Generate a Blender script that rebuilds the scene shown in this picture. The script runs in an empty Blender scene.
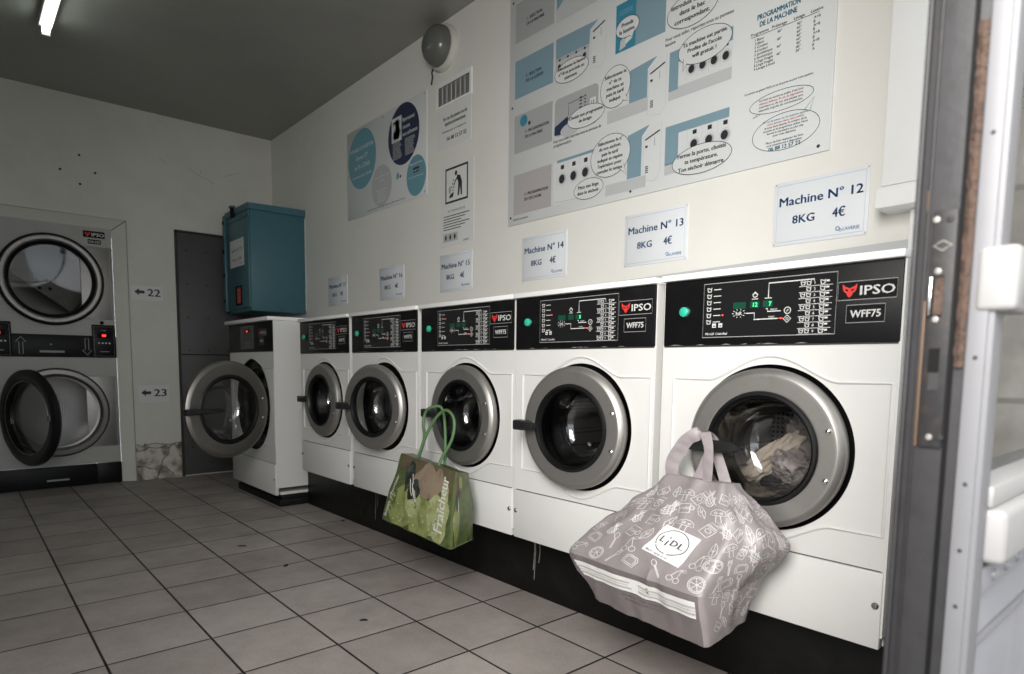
import bpy, bmesh, math, random
from math import sin, cos, pi, radians as R
from mathutils import Vector as V, Matrix, noise
random.seed(7)
scn = bpy.context.scene
COL = scn.collection

# ------------------------------------------------------------------ materials
MATS = {}
def mat(name, col=(.8, .8, .8), rough=.5, metal=0., dirt=0., dscale=6., dcol=None, bump=0., bscale=40., emit=0., spec=.5, coords='Object'):
    if name in MATS: return MATS[name]
    m = bpy.data.materials.new(name); m.use_nodes = True
    nt = m.node_tree; b = nt.nodes['Principled BSDF']
    b.inputs['Base Color'].default_value = (*col, 1); b.inputs['Roughness'].default_value = rough
    b.inputs['Metallic'].default_value = metal; b.inputs['Specular IOR Level'].default_value = spec
    if emit:
        b.inputs['Emission Color'].default_value = (*col, 1); b.inputs['Emission Strength'].default_value = emit
    tc = nt.nodes.new('ShaderNodeTexCoord')
    if dirt:
        n = nt.nodes.new('ShaderNodeTexNoise'); n.inputs['Scale'].default_value = dscale; n.inputs['Detail'].default_value = 8
        n.inputs['Roughness'].default_value = .65
        nt.links.new(tc.outputs[coords], n.inputs['Vector'])
        r = nt.nodes.new('ShaderNodeMapRange'); r.inputs[1].default_value = .48; r.inputs[2].default_value = .75
        r.inputs[4].default_value = dirt
        nt.links.new(n.outputs['Fac'], r.inputs[0])
        mx = nt.nodes.new('ShaderNodeMix'); mx.data_type = 'RGBA'
        mx.inputs[6].default_value = (*col, 1); mx.inputs[7].default_value = (*(dcol or tuple(c * .45 for c in col)), 1)
        nt.links.new(r.outputs[0], mx.inputs[0]); nt.links.new(mx.outputs[2], b.inputs['Base Color'])
    if bump:
        n2 = nt.nodes.new('ShaderNodeTexNoise'); n2.inputs['Scale'].default_value = bscale; n2.inputs['Detail'].default_value = 4
        nt.links.new(tc.outputs[coords], n2.inputs['Vector'])
        bp = nt.nodes.new('ShaderNodeBump'); bp.inputs['Strength'].default_value = bump; bp.inputs['Distance'].default_value = .01
        nt.links.new(n2.outputs['Fac'], bp.inputs['Height']); nt.links.new(bp.outputs[0], b.inputs['Normal'])
    MATS[name] = m
    return m

def glass(name, tint=(.9, .92, .9), rough=.02, base=.06):
    m = bpy.data.materials.new(name); m.use_nodes = True; nt = m.node_tree
    for n in list(nt.nodes): nt.nodes.remove(n)
    o = nt.nodes.new('ShaderNodeOutputMaterial'); mx = nt.nodes.new('ShaderNodeMixShader')
    t = nt.nodes.new('ShaderNodeBsdfTransparent'); t.inputs[0].default_value = (*tint, 1)
    g = nt.nodes.new('ShaderNodeBsdfGlossy'); g.inputs['Roughness'].default_value = rough
    lw = nt.nodes.new('ShaderNodeFresnel'); lw.inputs[0].default_value = 1.5
    ad = nt.nodes.new('ShaderNodeMath'); ad.operation = 'ADD'; ad.inputs[1].default_value = base; ad.use_clamp = True
    nt.links.new(lw.outputs[0], ad.inputs[0]); nt.links.new(ad.outputs[0], mx.inputs[0])
    nt.links.new(t.outputs[0], mx.inputs[1]); nt.links.new(g.outputs[0], mx.inputs[2]); nt.links.new(mx.outputs[0], o.inputs[0])
    MATS[name] = m
    return m

mat('wall_paint', (.74, .725, .68), .55, dirt=.16, dscale=1.6, dcol=(.50, .47, .41), bump=.12, bscale=26)
mat('back_paint', (.66, .65, .585), .6, dirt=.25, dscale=2.2, dcol=(.42, .40, .35), bump=.12, bscale=26)
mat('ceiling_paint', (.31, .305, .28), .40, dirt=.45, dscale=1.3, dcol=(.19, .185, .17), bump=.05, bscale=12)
mat('enamel', (.66, .655, .635), .36, dirt=.14, dscale=9, dcol=(.50, .49, .46))
mat('enamel_side', (.67, .665, .64), .4, dirt=.12, dscale=5, dcol=(.55, .53, .48))
mat('groove', (.03, .03, .03), .7)
mat('panel_black', (.005, .005, .0055), .42, dirt=.4, dscale=14, dcol=(.013, .013, .013), spec=.2)
mat('display_film', (.011, .011, .012), .28, spec=.4)
mat('print_white', (.62, .62, .60), .5)
mat('print_grey', (.30, .30, .30), .5)
mat('logo_red', (.62, .035, .03), .45)
mat('led_green', (.05, .85, .25), .4, emit=1.6)
mat('led_window', (.008, .06, .035), .3)
mat('led_red', (1., .06, .05), .4, emit=1.5)
mat('button_green', (.03, .46, .30), .35)
mat('steel', (.37, .355, .335), .46, metal=.85, dirt=.4, dscale=22, dcol=(.28, .265, .245))
mat('steel_dark', (.30, .285, .265), .46, metal=1., dirt=.35, dscale=22, dcol=(.20, .19, .17))
mat('chrome', (.8, .8, .8), .16, metal=1.)
mat('rubber', (.006, .006, .0065), .42, spec=.35)
mat('matte_black', (.006, .006, .006), .7, spec=.15)
mat('lever_black', (.014, .014, .015), .35)
mat('plinth_black', (.005, .005, .005), .5, dirt=.4, dscale=11, dcol=(.018, .017, .015), bump=.3, bscale=14, spec=.2)
mat('dirt_grey', (.20, .19, .175), .8, dirt=.7, dscale=60, dcol=(.03, .03, .03))
mat('blue_paint', (.045, .135, .165), .42, dirt=.5, dscale=7, dcol=(.036, .105, .13))
mat('paper', (.70, .70, .68), .6)
mat('plate_white', (.70, .72, .74), .35)
mat('ink_blue', (.06, .155, .34), .5)
mat('ink_line', (.33, .42, .62), .5)
mat('ink_black', (.022, .022, .028), .5)
mat('board_white', (.62, .635, .63), .3)
mat('ink_grey', (.36, .37, .37), .5)
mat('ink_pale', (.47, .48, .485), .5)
mat('ink_mauve', (.40, .375, .375), .5)
mat('ink_sky', (.19, .295, .35), .5)
mat('ink_teal', (.035, .21, .31), .5)
mat('ink_teal_pale', (.14, .32, .385), .5)
mat('ink_navy', (.020, .028, .07), .45)
mat('ink_red', (.55, .05, .04), .5)
mat('white_trim', (.80, .80, .785), .4, dirt=.1, dscale=4)
mat('dark_door', (.062, .062, .060), .5, dirt=.5, dscale=5, dcol=(.035, .035, .035))
mat('dryer_grey', (.40, .39, .365), .42, dirt=.2, dscale=4)
mat('dryer_steel', (.33, .315, .30), .48, metal=1., dirt=.3, dscale=9)
mat('lamp_globe', (.12, .12, .11), .2)
mat('lamp_base', (.60, .58, .53), .5, dirt=.3, dscale=20)
mat('cable_black', (.05, .045, .04), .6)
mat('tube_glow', (.88, 1., .93), .5, emit=7.5)
mat('fixture_white', (.7, .7, .68), .5)
mat('door_grey', (.032, .031, .033), .55, metal=.0, spec=.35, dirt=.5, dscale=26, dcol=(.016, .015, .015), bump=.1)
mat('door_plate', (.022, .022, .023), .5, dirt=.7, dscale=90, dcol=(.05, .036, .03), spec=.3)
mat('door_white', (.185, .185, .196), .5, dirt=.5, dscale=30, dcol=(.17, .165, .16))
mat('door_panel', (.24, .24, .26), .42, dirt=.3, dscale=9)
mat('rotten_wood', (.075, .046, .033), .9, dirt=1., dscale=160, dcol=(.012, .009, .008), bump=.8, bscale=70)
mat('seal_brown', (.12, .07, .04), .6)
mat('handle_white', (.31, .304, .30), .4)
mat('sticker_blue', (.10, .32, .66), .5)
mat('bag_grey', (.265, .235, .235), .42, dirt=.4, dscale=10, dcol=(.20, .175, .175), bump=.25, bscale=30, spec=.6)
mat('bag_base', (.15, .13, .13), .5, dirt=.4, dscale=12, dcol=(.15, .13, .13), bump=.2, bscale=30)
mat('bag_strap', (.31, .275, .28), .5, dirt=.3, dscale=40)
mat('bag_print', (.58, .565, .56), .5)
mat('zip_white', (.66, .65, .63), .5)
mat('zip_grey', (.40, .38, .37), .5)
mat('label_white', (.78, .78, .77), .45)
mat('logo_ink', (.09, .085, .09), .5)
mat('leaf_green', (.085, .115, .04), .35, dirt=1., dscale=26, dcol=(.02, .03, .012))
mat('apple_green', (.22, .25, .085), .3, dirt=1., dscale=20, dcol=(.08, .105, .03))
mat('apple_pale', (.33, .35, .17), .3, dirt=1., dscale=30, dcol=(.15, .18, .055))
mat('photo_tan', (.25, .19, .135), .4, dirt=.8, dscale=14, dcol=(.10, .08, .045))
mat('photo_brown', (.11, .085, .05), .4, dirt=.8, dscale=18, dcol=(.03, .03, .02))
mat('photo_dark', (.018, .022, .016), .35, dirt=1., dscale=30, dcol=(.10, .11, .10))
mat('photo_white', (.58, .60, .54), .4)
mat('strap_green', (.085, .165, .065), .5, dirt=.3, dscale=60)
mat('cloth_grey', (.22, .195, .19), .85, bump=.3, bscale=160)
mat('cloth_dark', (.035, .033, .038), .9, bump=.8, bscale=120)
mat('cloth_beige', (.48, .42, .355), .85, bump=.3, bscale=160)
mat('cloth_orange', (.70, .25, .10), .85, bump=.3, bscale=160)
mat('cloth_white', (.80, .79, .77), .85, bump=.3, bscale=160)
mat('scrap_brown', (.10, .04, .02), .8)
mat('scrap_black', (.01, .01, .01), .8)
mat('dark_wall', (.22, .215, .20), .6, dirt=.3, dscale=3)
mat('pavement', (.30, .29, .28), .9, dirt=.4, dscale=8)
glass('door_glass', (.95, .95, .945), .04, .055)
glass('dryer_glass', (.45, .45, .44), .05, .04)
glass('pane', (.93, .95, .95), .01, .02)

def mat_stone(name, c1, c2, sx, sz):
    m = bpy.data.materials.new(name); m.use_nodes = True; nt = m.node_tree; b = nt.nodes['Principled BSDF']
    b.inputs['Roughness'].default_value = .9
    tc = nt.nodes.new('ShaderNodeTexCoord'); mp = nt.nodes.new('ShaderNodeMapping')
    mp.inputs['Rotation'].default_value = (pi / 2, 0, pi / 2)
    nt.links.new(tc.outputs['Object'], mp.inputs[0])
    br = nt.nodes.new('ShaderNodeTexBrick'); br.inputs['Color1'].default_value = (*c1, 1); br.inputs['Color2'].default_value = (*c2, 1)
    br.inputs['Mortar'].default_value = (*[c * .62 for c in c1], 1); br.inputs['Scale'].default_value = 1.
    br.inputs['Brick Width'].default_value = sx; br.inputs['Row Height'].default_value = sz; br.inputs['Mortar Size'].default_value = .012
    br.inputs['Mortar Smooth'].default_value = .6
    n = nt.nodes.new('ShaderNodeTexNoise'); n.inputs['Scale'].default_value = 9; n.inputs['Detail'].default_value = 8
    nt.links.new(tc.outputs['Object'], n.inputs['Vector'])
    sv = nt.nodes.new('ShaderNodeSeparateXYZ'); nt.links.new(tc.outputs['Object'], sv.inputs[0])
    cb = nt.nodes.new('ShaderNodeCombineXYZ')
    nt.links.new(sv.outputs[1], cb.inputs[0]); nt.links.new(sv.outputs[2], cb.inputs[1])
    nt.links.new(cb.outputs[0], br.inputs['Vector'])
    mx = nt.nodes.new('ShaderNodeMix'); mx.data_type = 'RGBA'; mx.blend_type = 'MULTIPLY'; mx.inputs[0].default_value = .55
    rp = nt.nodes.new('ShaderNodeMapRange'); rp.inputs[1].default_value = .3; rp.inputs[2].default_value = .7; rp.inputs[3].default_value = .45; rp.inputs[4].default_value = 1.1
    nt.links.new(n.outputs[0], rp.inputs[0])
    nt.links.new(br.outputs[0], mx.inputs[6]); nt.links.new(rp.outputs[0], mx.inputs[7]); nt.links.new(mx.outputs[2], b.inputs['Base Color'])
    bp = nt.nodes.new('ShaderNodeBump'); bp.inputs['Strength'].default_value = .5; bp.inputs['Distance'].default_value = .02
    nt.links.new(n.outputs[0], bp.inputs['Height']); nt.links.new(bp.outputs[0], b.inputs['Normal'])
    MATS[name] = m
mat_stone('stone', (.80, .76, .69), (.72, .67, .60), .55, .30)

def mat_rubble():
    m = bpy.data.materials.new('rubble'); m.use_nodes = True; nt = m.node_tree; b = nt.nodes['Principled BSDF']
    b.inputs['Roughness'].default_value = .9
    tc = nt.nodes.new('ShaderNodeTexCoord')
    v = nt.nodes.new('ShaderNodeTexVoronoi'); v.feature = 'DISTANCE_TO_EDGE'; v.inputs['Scale'].default_value = 6.
    dn = nt.nodes.new('ShaderNodeTexNoise'); dn.inputs['Scale'].default_value = 7; dn.inputs['Detail'].default_value = 6; nt.links.new(tc.outputs['Object'], dn.inputs['Vector'])
    dm = nt.nodes.new('ShaderNodeVectorMath'); dm.operation = 'MULTIPLY_ADD'; dm.inputs[1].default_value = (.16, .16, .16); nt.links.new(dn.outputs['Color'], dm.inputs[0]); nt.links.new(tc.outputs['Object'], dm.inputs[2]); nt.links.new(dm.outputs[0], v.inputs['Vector'])
    n = nt.nodes.new('ShaderNodeTexNoise'); n.inputs['Scale'].default_value = 14; n.inputs['Detail'].default_value = 8
    nt.links.new(tc.outputs['Object'], n.inputs['Vector'])
    r = nt.nodes.new('ShaderNodeMapRange'); r.inputs[1].default_value = 0; r.inputs[2].default_value = .03
    nt.links.new(v.outputs[0], r.inputs[0])
    cr = nt.nodes.new('ShaderNodeValToRGB'); cr.color_ramp.elements[0].color = (.22, .19, .14, 1); cr.color_ramp.elements[1].color = (.60, .57, .50, 1)
    cr.color_ramp.elements[0].position = .36; cr.color_ramp.elements[1].position = .58
    nt.links.new(n.outputs[0], cr.inputs[0])
    mx = nt.nodes.new('ShaderNodeMix'); mx.data_type = 'RGBA'; mx.inputs[6].default_value = (.26, .235, .19, 1)
    nt.links.new(r.outputs[0], mx.inputs[0]); nt.links.new(cr.outputs[0], mx.inputs[7]); nt.links.new(mx.outputs[2], b.inputs['Base Color'])
    bp = nt.nodes.new('ShaderNodeBump'); bp.inputs['Strength'].default_value = .8; bp.inputs['Distance'].default_value = .02
    nt.links.new(r.outputs[0], bp.inputs['Height']); nt.links.new(bp.outputs[0], b.inputs['Normal'])
    MATS['rubble'] = m
mat_rubble()

TILE, TX, TY = .3294, -1.385, 1.8996
def mat_tiles():
    m = bpy.data.materials.new('floor_tiles'); m.use_nodes = True; nt = m.node_tree; b = nt.nodes['Principled BSDF']
    N, L = nt.nodes.new, nt.links.new
    tc = N('ShaderNodeTexCoord'); sp = N('ShaderNodeSeparateXYZ'); L(tc.outputs['Object'], sp.inputs[0])
    def mth(op, a, c=None, d=None):
        n = N('ShaderNodeMath'); n.operation = op
        for i, x in enumerate((a, c, d)):
            if x is None: continue
            if isinstance(x, (int, float)): n.inputs[i].default_value = x
            else: L(x, n.inputs[i])
        return n.outputs[0]
    gx = mth('DIVIDE', mth('SUBTRACT', sp.outputs[0], TX), TILE); gy = mth('DIVIDE', mth('SUBTRACT', sp.outputs[1], TY), TILE)
    def edge(g):
        f = mth('FRACT', g); return mth('MINIMUM', f, mth('SUBTRACT', 1., f))
    ed = mth('MINIMUM', edge(gx), edge(gy))
    line = N('ShaderNodeMapRange'); line.inputs[1].default_value = .009; line.inputs[2].default_value = .015; line.inputs[3].default_value = 1; line.inputs[4].default_value = 0
    L(ed, line.inputs[0])
    cb = N('ShaderNodeCombineXYZ'); L(mth('FLOOR', gx), cb.inputs[0]); L(mth('FLOOR', gy), cb.inputs[1])
    wn = N('ShaderNodeTexWhiteNoise'); L(cb.outputs[0], wn.inputs[0])
    cr = N('ShaderNodeValToRGB'); e = cr.color_ramp.elements
    e[0].color = (.345, .305, .28, 1); e[1].color = (.43, .385, .355, 1); L(wn.outputs[0], cr.inputs[0])
    n1 = N('ShaderNodeTexNoise'); n1.inputs['Scale'].default_value = 3.2; n1.inputs['Detail'].default_value = 9; n1.inputs['Roughness'].default_value = .7
    L(tc.outputs['Object'], n1.inputs['Vector'])
    n2 = N('ShaderNodeTexNoise'); n2.inputs['Scale'].default_value = 150; n2.inputs['Detail'].default_value = 3; L(tc.outputs['Object'], n2.inputs['Vector'])
    r1 = N('ShaderNodeMapRange'); r1.inputs[1].default_value = .35; r1.inputs[2].default_value = .7; r1.inputs[3].default_value = 1.06; r1.inputs[4].default_value = .72; L(n1.outputs[0], r1.inputs[0])
    r2 = N('ShaderNodeMapRange'); r2.inputs[1].default_value = .3; r2.inputs[2].default_value = .7; r2.inputs[3].default_value = .88; r2.inputs[4].default_value = 1.1; L(n2.outputs[0], r2.inputs[0])
    k = mth('MULTIPLY', r1.outputs[0], r2.outputs[0])
    sc = N('ShaderNodeVectorMath'); sc.operation = 'SCALE'; L(cr.outputs[0], sc.inputs[0]); L(k, sc.inputs['Scale'])
    mx = N('ShaderNodeMix'); mx.data_type = 'RGBA'; mx.inputs[7].default_value = (.016, .014, .013, 1)
    L(line.outputs[0], mx.inputs[0]); L(sc.outputs[0], mx.inputs[6]); L(mx.outputs[2], b.inputs['Base Color'])
    rr = N('ShaderNodeMapRange'); rr.inputs[3].default_value = .42; rr.inputs[4].default_value = .62; L(n1.outputs[0], rr.inputs[0]); L(rr.outputs[0], b.inputs['Roughness'])
    bp = N('ShaderNodeBump'); bp.inputs['Strength'].default_value = .6; bp.inputs['Distance'].default_value = .004; bp.invert = True
    L(line.outputs[0], bp.inputs['Height']); L(bp.outputs[0], b.inputs['Normal'])
    MATS['floor_tiles'] = m
mat_tiles()

def mat_drum():
    m = bpy.data.materials.new('drum_steel'); m.use_nodes = True; nt = m.node_tree; b = nt.nodes['Principled BSDF']
    b.inputs['Metallic'].default_value = 1; b.inputs['Roughness'].default_value = .32
    tc = nt.nodes.new('ShaderNodeTexCoord')
    v = nt.nodes.new('ShaderNodeTexVoronoi'); v.inputs['Scale'].default_value = 62; v.inputs['Randomness'].default_value = .05
    nt.links.new(tc.outputs['Object'], v.inputs['Vector'])
    r = nt.nodes.new('ShaderNodeMapRange'); r.inputs[1].default_value = .22; r.inputs[2].default_value = .34
    nt.links.new(v.outputs[0], r.inputs[0])
    mx = nt.nodes.new('ShaderNodeMix'); mx.data_type = 'RGBA'; mx.inputs[6].default_value = (.01, .01, .01, 1); mx.inputs[7].default_value = (.30, .29, .28, 1)
    nt.links.new(r.outputs[0], mx.inputs[0]); nt.links.new(mx.outputs[2], b.inputs['Base Color'])
    MATS['drum_steel'] = m
mat_drum()

# ------------------------------------------------------------------ mesh building
class Frame:                                   # a flat drawing surface: a to the right, b upwards
    def __init__(s, o, ex, ey): s.o, s.ex, s.ey = V(o), V(ex), V(ey); s.n = s.ex.cross(s.ey)
    def p(s, a, b, h=0): return s.o + s.ex * a + s.ey * b + s.n * h
TEXT = {}
def text_mesh(t):
    if t not in TEXT:
        cu = bpy.data.curves.new('t', 'FONT'); cu.body = t; cu.resolution_u = 2; cu.size = 1; cu.align_x = 'LEFT'
        ob = bpy.data.objects.new('t', cu); me = ob.to_mesh()
        vs = [tuple(v.co[:2]) for v in me.vertices]; fs = [tuple(p.vertices) for p in me.polygons]
        ob.to_mesh_clear(); bpy.data.objects.remove(ob); bpy.data.curves.remove(cu)
        TEXT[t] = (vs, fs)
    return TEXT[t]
class MB:
    def __init__(s): s.v, s.f, s.m, s.sm, s.names = [], [], [], [], []
    def mi(s, n):
        if n not in s.names: s.names.append(n)
        return s.names.index(n)
    def add(s, vs, fs, m, smooth=False):
        o = len(s.v); s.v += [V(v) for v in vs]; k = s.mi(m)
        for f in fs: s.f.append([i + o for i in f]); s.m.append(k); s.sm.append(smooth)
        return s
    def box(s, x0, x1, y0, y1, z0, z1, m, bev=0., seg=2):
        bm = bmesh.new(); bmesh.ops.create_cube(bm, size=1)
        for v in bm.verts: v.co = V(((x0 + x1) / 2 + v.co.x * (x1 - x0), (y0 + y1) / 2 + v.co.y * (y1 - y0), (z0 + z1) / 2 + v.co.z * (z1 - z0)))
        if bev: bmesh.ops.bevel(bm, geom=bm.edges[:], offset=bev, segments=seg, affect='EDGES', profile=.5)
        bm.verts.index_update()
        s.add([v.co.copy() for v in bm.verts], [[v.index for v in f.verts] for f in bm.faces], m, bool(bev)); bm.free(); return s
    def lathe(s, o, ax, prof, m, n=64, smooth=True, ref=(0, 0, 1)):
        o, ax = V(o), V(ax).normalized(); u = V(ref); u = (u - ax * u.dot(ax)).normalized(); w = ax.cross(u)
        vs, fs = [], []
        for r, h in prof:
            for k in range(n):
                t = 2 * pi * k / n; vs.append(o + ax * h + (u * cos(t) + w * sin(t)) * max(r, 1e-5))
        for i in range(len(prof) - 1):
            for k in range(n):
                fs.append([i * n + k, i * n + (k + 1) % n, (i + 1) * n + (k + 1) % n, (i + 1) * n + k])
        return s.add(vs, fs, m, smooth)
    def tube(s, pts, r, m, n=8, closed=False, cap=True, flat=1.):
        pts = [V(p) for p in pts]; N = len(pts); vs, fs = [], []; up = None
        for i, p in enumerate(pts):
            if closed: d = pts[(i + 1) % N] - pts[i - 1]
            else: d = pts[min(i + 1, N - 1)] - pts[max(i - 1, 0)]
            d.normalize()
            if up is None:
                up = V((0, 0, 1)) if abs(d.z) < .9 else V((1, 0, 0))
            up = (up - d * up.dot(d)).normalized(); w = d.cross(up)
            rr = r[i] if isinstance(r, (list, tuple)) else r
            for k in range(n): t = 2 * pi * k / n; vs.append(p + up * cos(t) * rr + w * sin(t) * rr * flat)
        for i in range(N if closed else N - 1):
            j = (i + 1) % N
            for k in range(n): fs.append([i * n + k, i * n + (k + 1) % n, j * n + (k + 1) % n, j * n + k])
        if cap and not closed: fs.append(list(range(n))[::-1]); fs.append([(N - 1) * n + k for k in range(n)])
        return s.add(vs, fs, m, True)
    # printing on a flat frame
    def poly(s, F, pts, m, h=.0006): return s.add([F.p(a, b, h) for a, b in pts], [list(range(len(pts)))], m)
    def rect(s, F, a0, b0, a1, b1, m, h=.0006): return s.poly(F, [(a0, b0), (a1, b0), (a1, b1), (a0, b1)], m, h)
    def ell(s, F, a, b, ra, rb, m, h=.0006, n=40): return s.poly(F, [(a + ra * cos(2 * pi * k / n), b + rb * sin(2 * pi * k / n)) for k in range(n)], m, h)
    def stroke(s, F, pts, w, m, h=.0008, closed=False):
        P = [V(p) for p in pts]; N = len(P); vs, fs = [], []
        for i, p in enumerate(P):
            d = (P[(i + 1) % N] - P[i - 1]) if closed else (P[min(i + 1, N - 1)] - P[max(i - 1, 0)])
            if d.length < 1e-9: d = V((1, 0))
            d.normalize(); q = V((-d.y, d.x)) * w / 2
            vs += [F.p(*(p + q), h), F.p(*(p - q), h)]
        for i in range(N if closed else N - 1):
            j = (i + 1) % N; fs.append([2 * i, 2 * i + 1, 2 * j + 1, 2 * j])
        return s.add(vs, fs, m)
    def ring(s, F, a, b, ra, rb, w, m, h=.0008, n=44): return s.stroke(F, [(a + ra * cos(2 * pi * k / n), b + rb * sin(2 * pi * k / n)) for k in range(n)], w, m, h, True)
    def text(s, F, t, a, b, size, m, h=.001, align='C', width=None, rot=0.):
        vs, fs = text_mesh(t)
        if not vs: return s
        x0, x1 = min(v[0] for v in vs), max(v[0] for v in vs)
        kx = size if not width else width / (x1 - x0)
        off = {'L': x0, 'C': (x0 + x1) / 2, 'R': x1}[align]
        c, d = cos(rot), sin(rot)
        for q, (ox, oy) in enumerate(((-.017, -.008), (.017, .008), (.0, .0))):
            out = []
            for x, y in vs:
                X, Y = (x - off) * kx + ox * size, (y + oy) * size
                out.append(F.p(a + X * c - Y * d, b + X * d + Y * c, h + q * .00005))
            s.add(out, fs, m)
        return s
    def build(s, name, parent=None, org=None):
        org = V(org) if org is not None else (WO[parent] if parent else V((0, 0, 0)))
        me = bpy.data.meshes.new(name); me.from_pydata([v - org for v in s.v], [], s.f)
        for n in s.names: me.materials.append(MATS[n])
        me.polygons.foreach_set('material_index', s.m); me.polygons.foreach_set('use_smooth', s.sm)
        me.update(); me.set_sharp_from_angle(angle=R(38))
        o = bpy.data.objects.new(name, me); COL.objects.link(o); WO[o] = org
        if parent: o.parent = parent; o.location = org - WO[parent]
        else: o.location = org
        return o
WO = {}
def thing(name, loc, label, cat, group=None):
    o = bpy.data.objects.new(name, None); COL.objects.link(o); o.location = loc; WO[o] = V(loc); o.empty_display_size = .1
    return tag(o, label, cat, group)
def tag(o, label, cat, group=None):
    o['label'] = label; o['category'] = cat
    if group: o['group'] = group
    return o
def struct(o, label=None):
    o['kind'] = 'structure'
    if label: o['label'] = label
    return o
FWALL = lambda y, z, x=.61: Frame((x, y, z), (0, -1, 0), (0, 0, 1))      # right wall, seen from the room
FBACK = lambda x, z, y=4.83: Frame((x, y, z), (1, 0, 0), (0, 0, 1))      # back wall

# ------------------------------------------------------------------ room shell
XW, YB, ZC = .61, 4.83, 3.0
m = MB().box(-3.4, XW + .2, -.86, YB + .9, -.1, 0, 'floor_tiles'); struct(m.build('floor'))
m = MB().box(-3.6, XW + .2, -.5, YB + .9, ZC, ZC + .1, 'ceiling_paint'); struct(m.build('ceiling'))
m = MB().box(XW, XW + .2, -.50, YB + .9, 0, ZC, 'wall_paint'); struct(m.build('wall_right'))
m = MB().box(XW, XW + .2, -3.2, -.50, 0, ZC + .6, 'stone')
Fs = FWALL(-.5, 0)
for pts in ([(.06, .95), (.09, 1.06), (.07, 1.12)], [(.12, .86), (.13, 1.0), (.17, 1.06)], [(.10, .80), (.16, .92), (.15, 1.02)]):
    m.stroke(Fs, pts, .012, 'ink_teal_pale')
struct(m.build('wall_right'))
# back wall with the opening the dryers stand in, bare rubble where the plaster has come off
m = MB()
m.box(-3.6, -1.62, YB, YB + .12, 0, ZC, 'back_paint'); m.box(-1.62, -.592, YB, YB + .12, 2.112, ZC, 'back_paint')
m.box(-.592, XW, YB, YB + .12, 0, ZC, 'back_paint')
Fb = FBACK(0, 0)
pts = [(-.588, 0)]
for k in range(17):
    t = k / 16; pts.append((-.588 + t * .36, .285 + .03 * noise.noise(V((k * .9, 3, 1))) + .02 * (k % 2)))
pts.append((-.228, 0))
m.poly(Fb, pts, 'rubble', .003)
m.stroke(Fb, [(-.588, .302), (-.54, .285), (-.50, .296), (-.44, .305), (-.40, .296), (-.33, .287), (-.28, .30), (-.232, .293)], .007, 'dirt_grey', .004)
for a, b in ((-.889, 2.561), (-1.017, 2.432), (-.789, 2.447), (-.892, 2.345)): m.ell(Fb, a, b, .009, .009, 'matte_black', .001, 12)
for q in ([(-.10, 2.62), (-.02, 2.57), (.06, 2.55), (.10, 2.53)], [(-.02, 2.57), (0, 2.62)], [(.18, 2.60), (.24, 2.63), (.32, 2.66)], [(-.33, 2.66), (-.28, 2.62)]):
    m.stroke(Fb, q, .004, 'ink_grey', .0006)
struct(m.build('wall_back'))
struct(MB().box(-3.6, -3.4, -.5, YB + .1, 0, ZC, 'dark_wall').build('wall_left'))
m = MB().box(-3.6, XW, -.56, -.5, 2.45, ZC + .6, 'dark_wall'); struct(m.build('wall_front'))
struct(MB().box(-9, 5, -9, -.86, -.14, -.02, 'pavement').build('floor'), 'pavement outside the shop')
# splayed trim round the dryers
m = MB()
xo0, xo1, zo, xi0, xi1, zi = -1.62, -.592, 2.112, -1.535, -.69, 2.030
y0, y1 = YB - .004, YB + .045
vs = [(xo1, y0, 0), (xi1, y1, 0), (xi1, y1, zi), (xo1, y0, zo), (xo0, y0, zo), (xi0, y1, zi), (xi0, y1, 0), (xo0, y0, 0)]
m.add(vs, [[0, 3, 2, 1], [3, 4, 5, 2], [4, 7, 6, 5]], 'back_paint')
m.tube([(xo1, y0, 0), (xo1, y0, zo), (xo0, y0, zo)], .004, 'ink_grey', 6); m.tube([(xo1, y0, zo), (xi1, y1, zi)], .003, 'ink_black', 6)
m.box(xo0, xi1 + .03, YB + .075, YB + .10, zi - .05, zo, 'back_paint')
struct(m.build('trim_1'))
# dark steel door in the back wall
m = MB().box(-.222, .56, YB - .022, YB + .0, .012, 2.075, 'dark_door', .004)
m.box(-.236, -.220, YB - .03, YB, 0, 2.09, 'door_grey'); m.box(-.236, .58, YB - .03, YB, 2.076, 2.092, 'door_grey')
for z in (1.05,): m.box(-.218, .55, YB - .0235, YB - .02, z, z + .008, 'matte_black')
for i in range(4):
    for j in range(7): m.ell(FBACK(0, 0, YB - .022), -.15 + i * .16, .25 + j * .28, .006, .006, 'matte_black', .0008, 10)
struct(m.build('door_1'))
# black plinths under the machines
m = MB().box(.155, XW, -.62, 3.135, 0, .291, 'plinth_black', .006)
Fp = Frame((.155, 2.85, 0), (0, -1, 0), (0, 0, 1))
for k in range(60):
    a = random.uniform(0, 3.4); w = random.uniform(.02, .09); m.poly(Fp, [(a, .278), (a + w, .276), (a + w * .9, .262 - random.random() * .012), (a + w * .4, .255 - random.random() * .02), (a, .268)], 'dirt_grey', .0012)
for y in (.147, .827, 1.507, 2.187):
    for k in range(3): a = 2.85 - y + random.uniform(-.03, .03); m.stroke(Fp, [(a, .27), (a + .004, .2), (a - .003, .15 - .04 * k)], .005, 'dirt_grey', .001)
struct(m.build('baseboard_right'))
m = MB().box(-.042, XW, 3.15, 3.99, 0, .05, 'plinth_black', .006).box(-.03, XW, 3.14, 3.99, .053, .083, 'plinth_black', .003)
struct(m.build('baseboard_right'))
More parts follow.
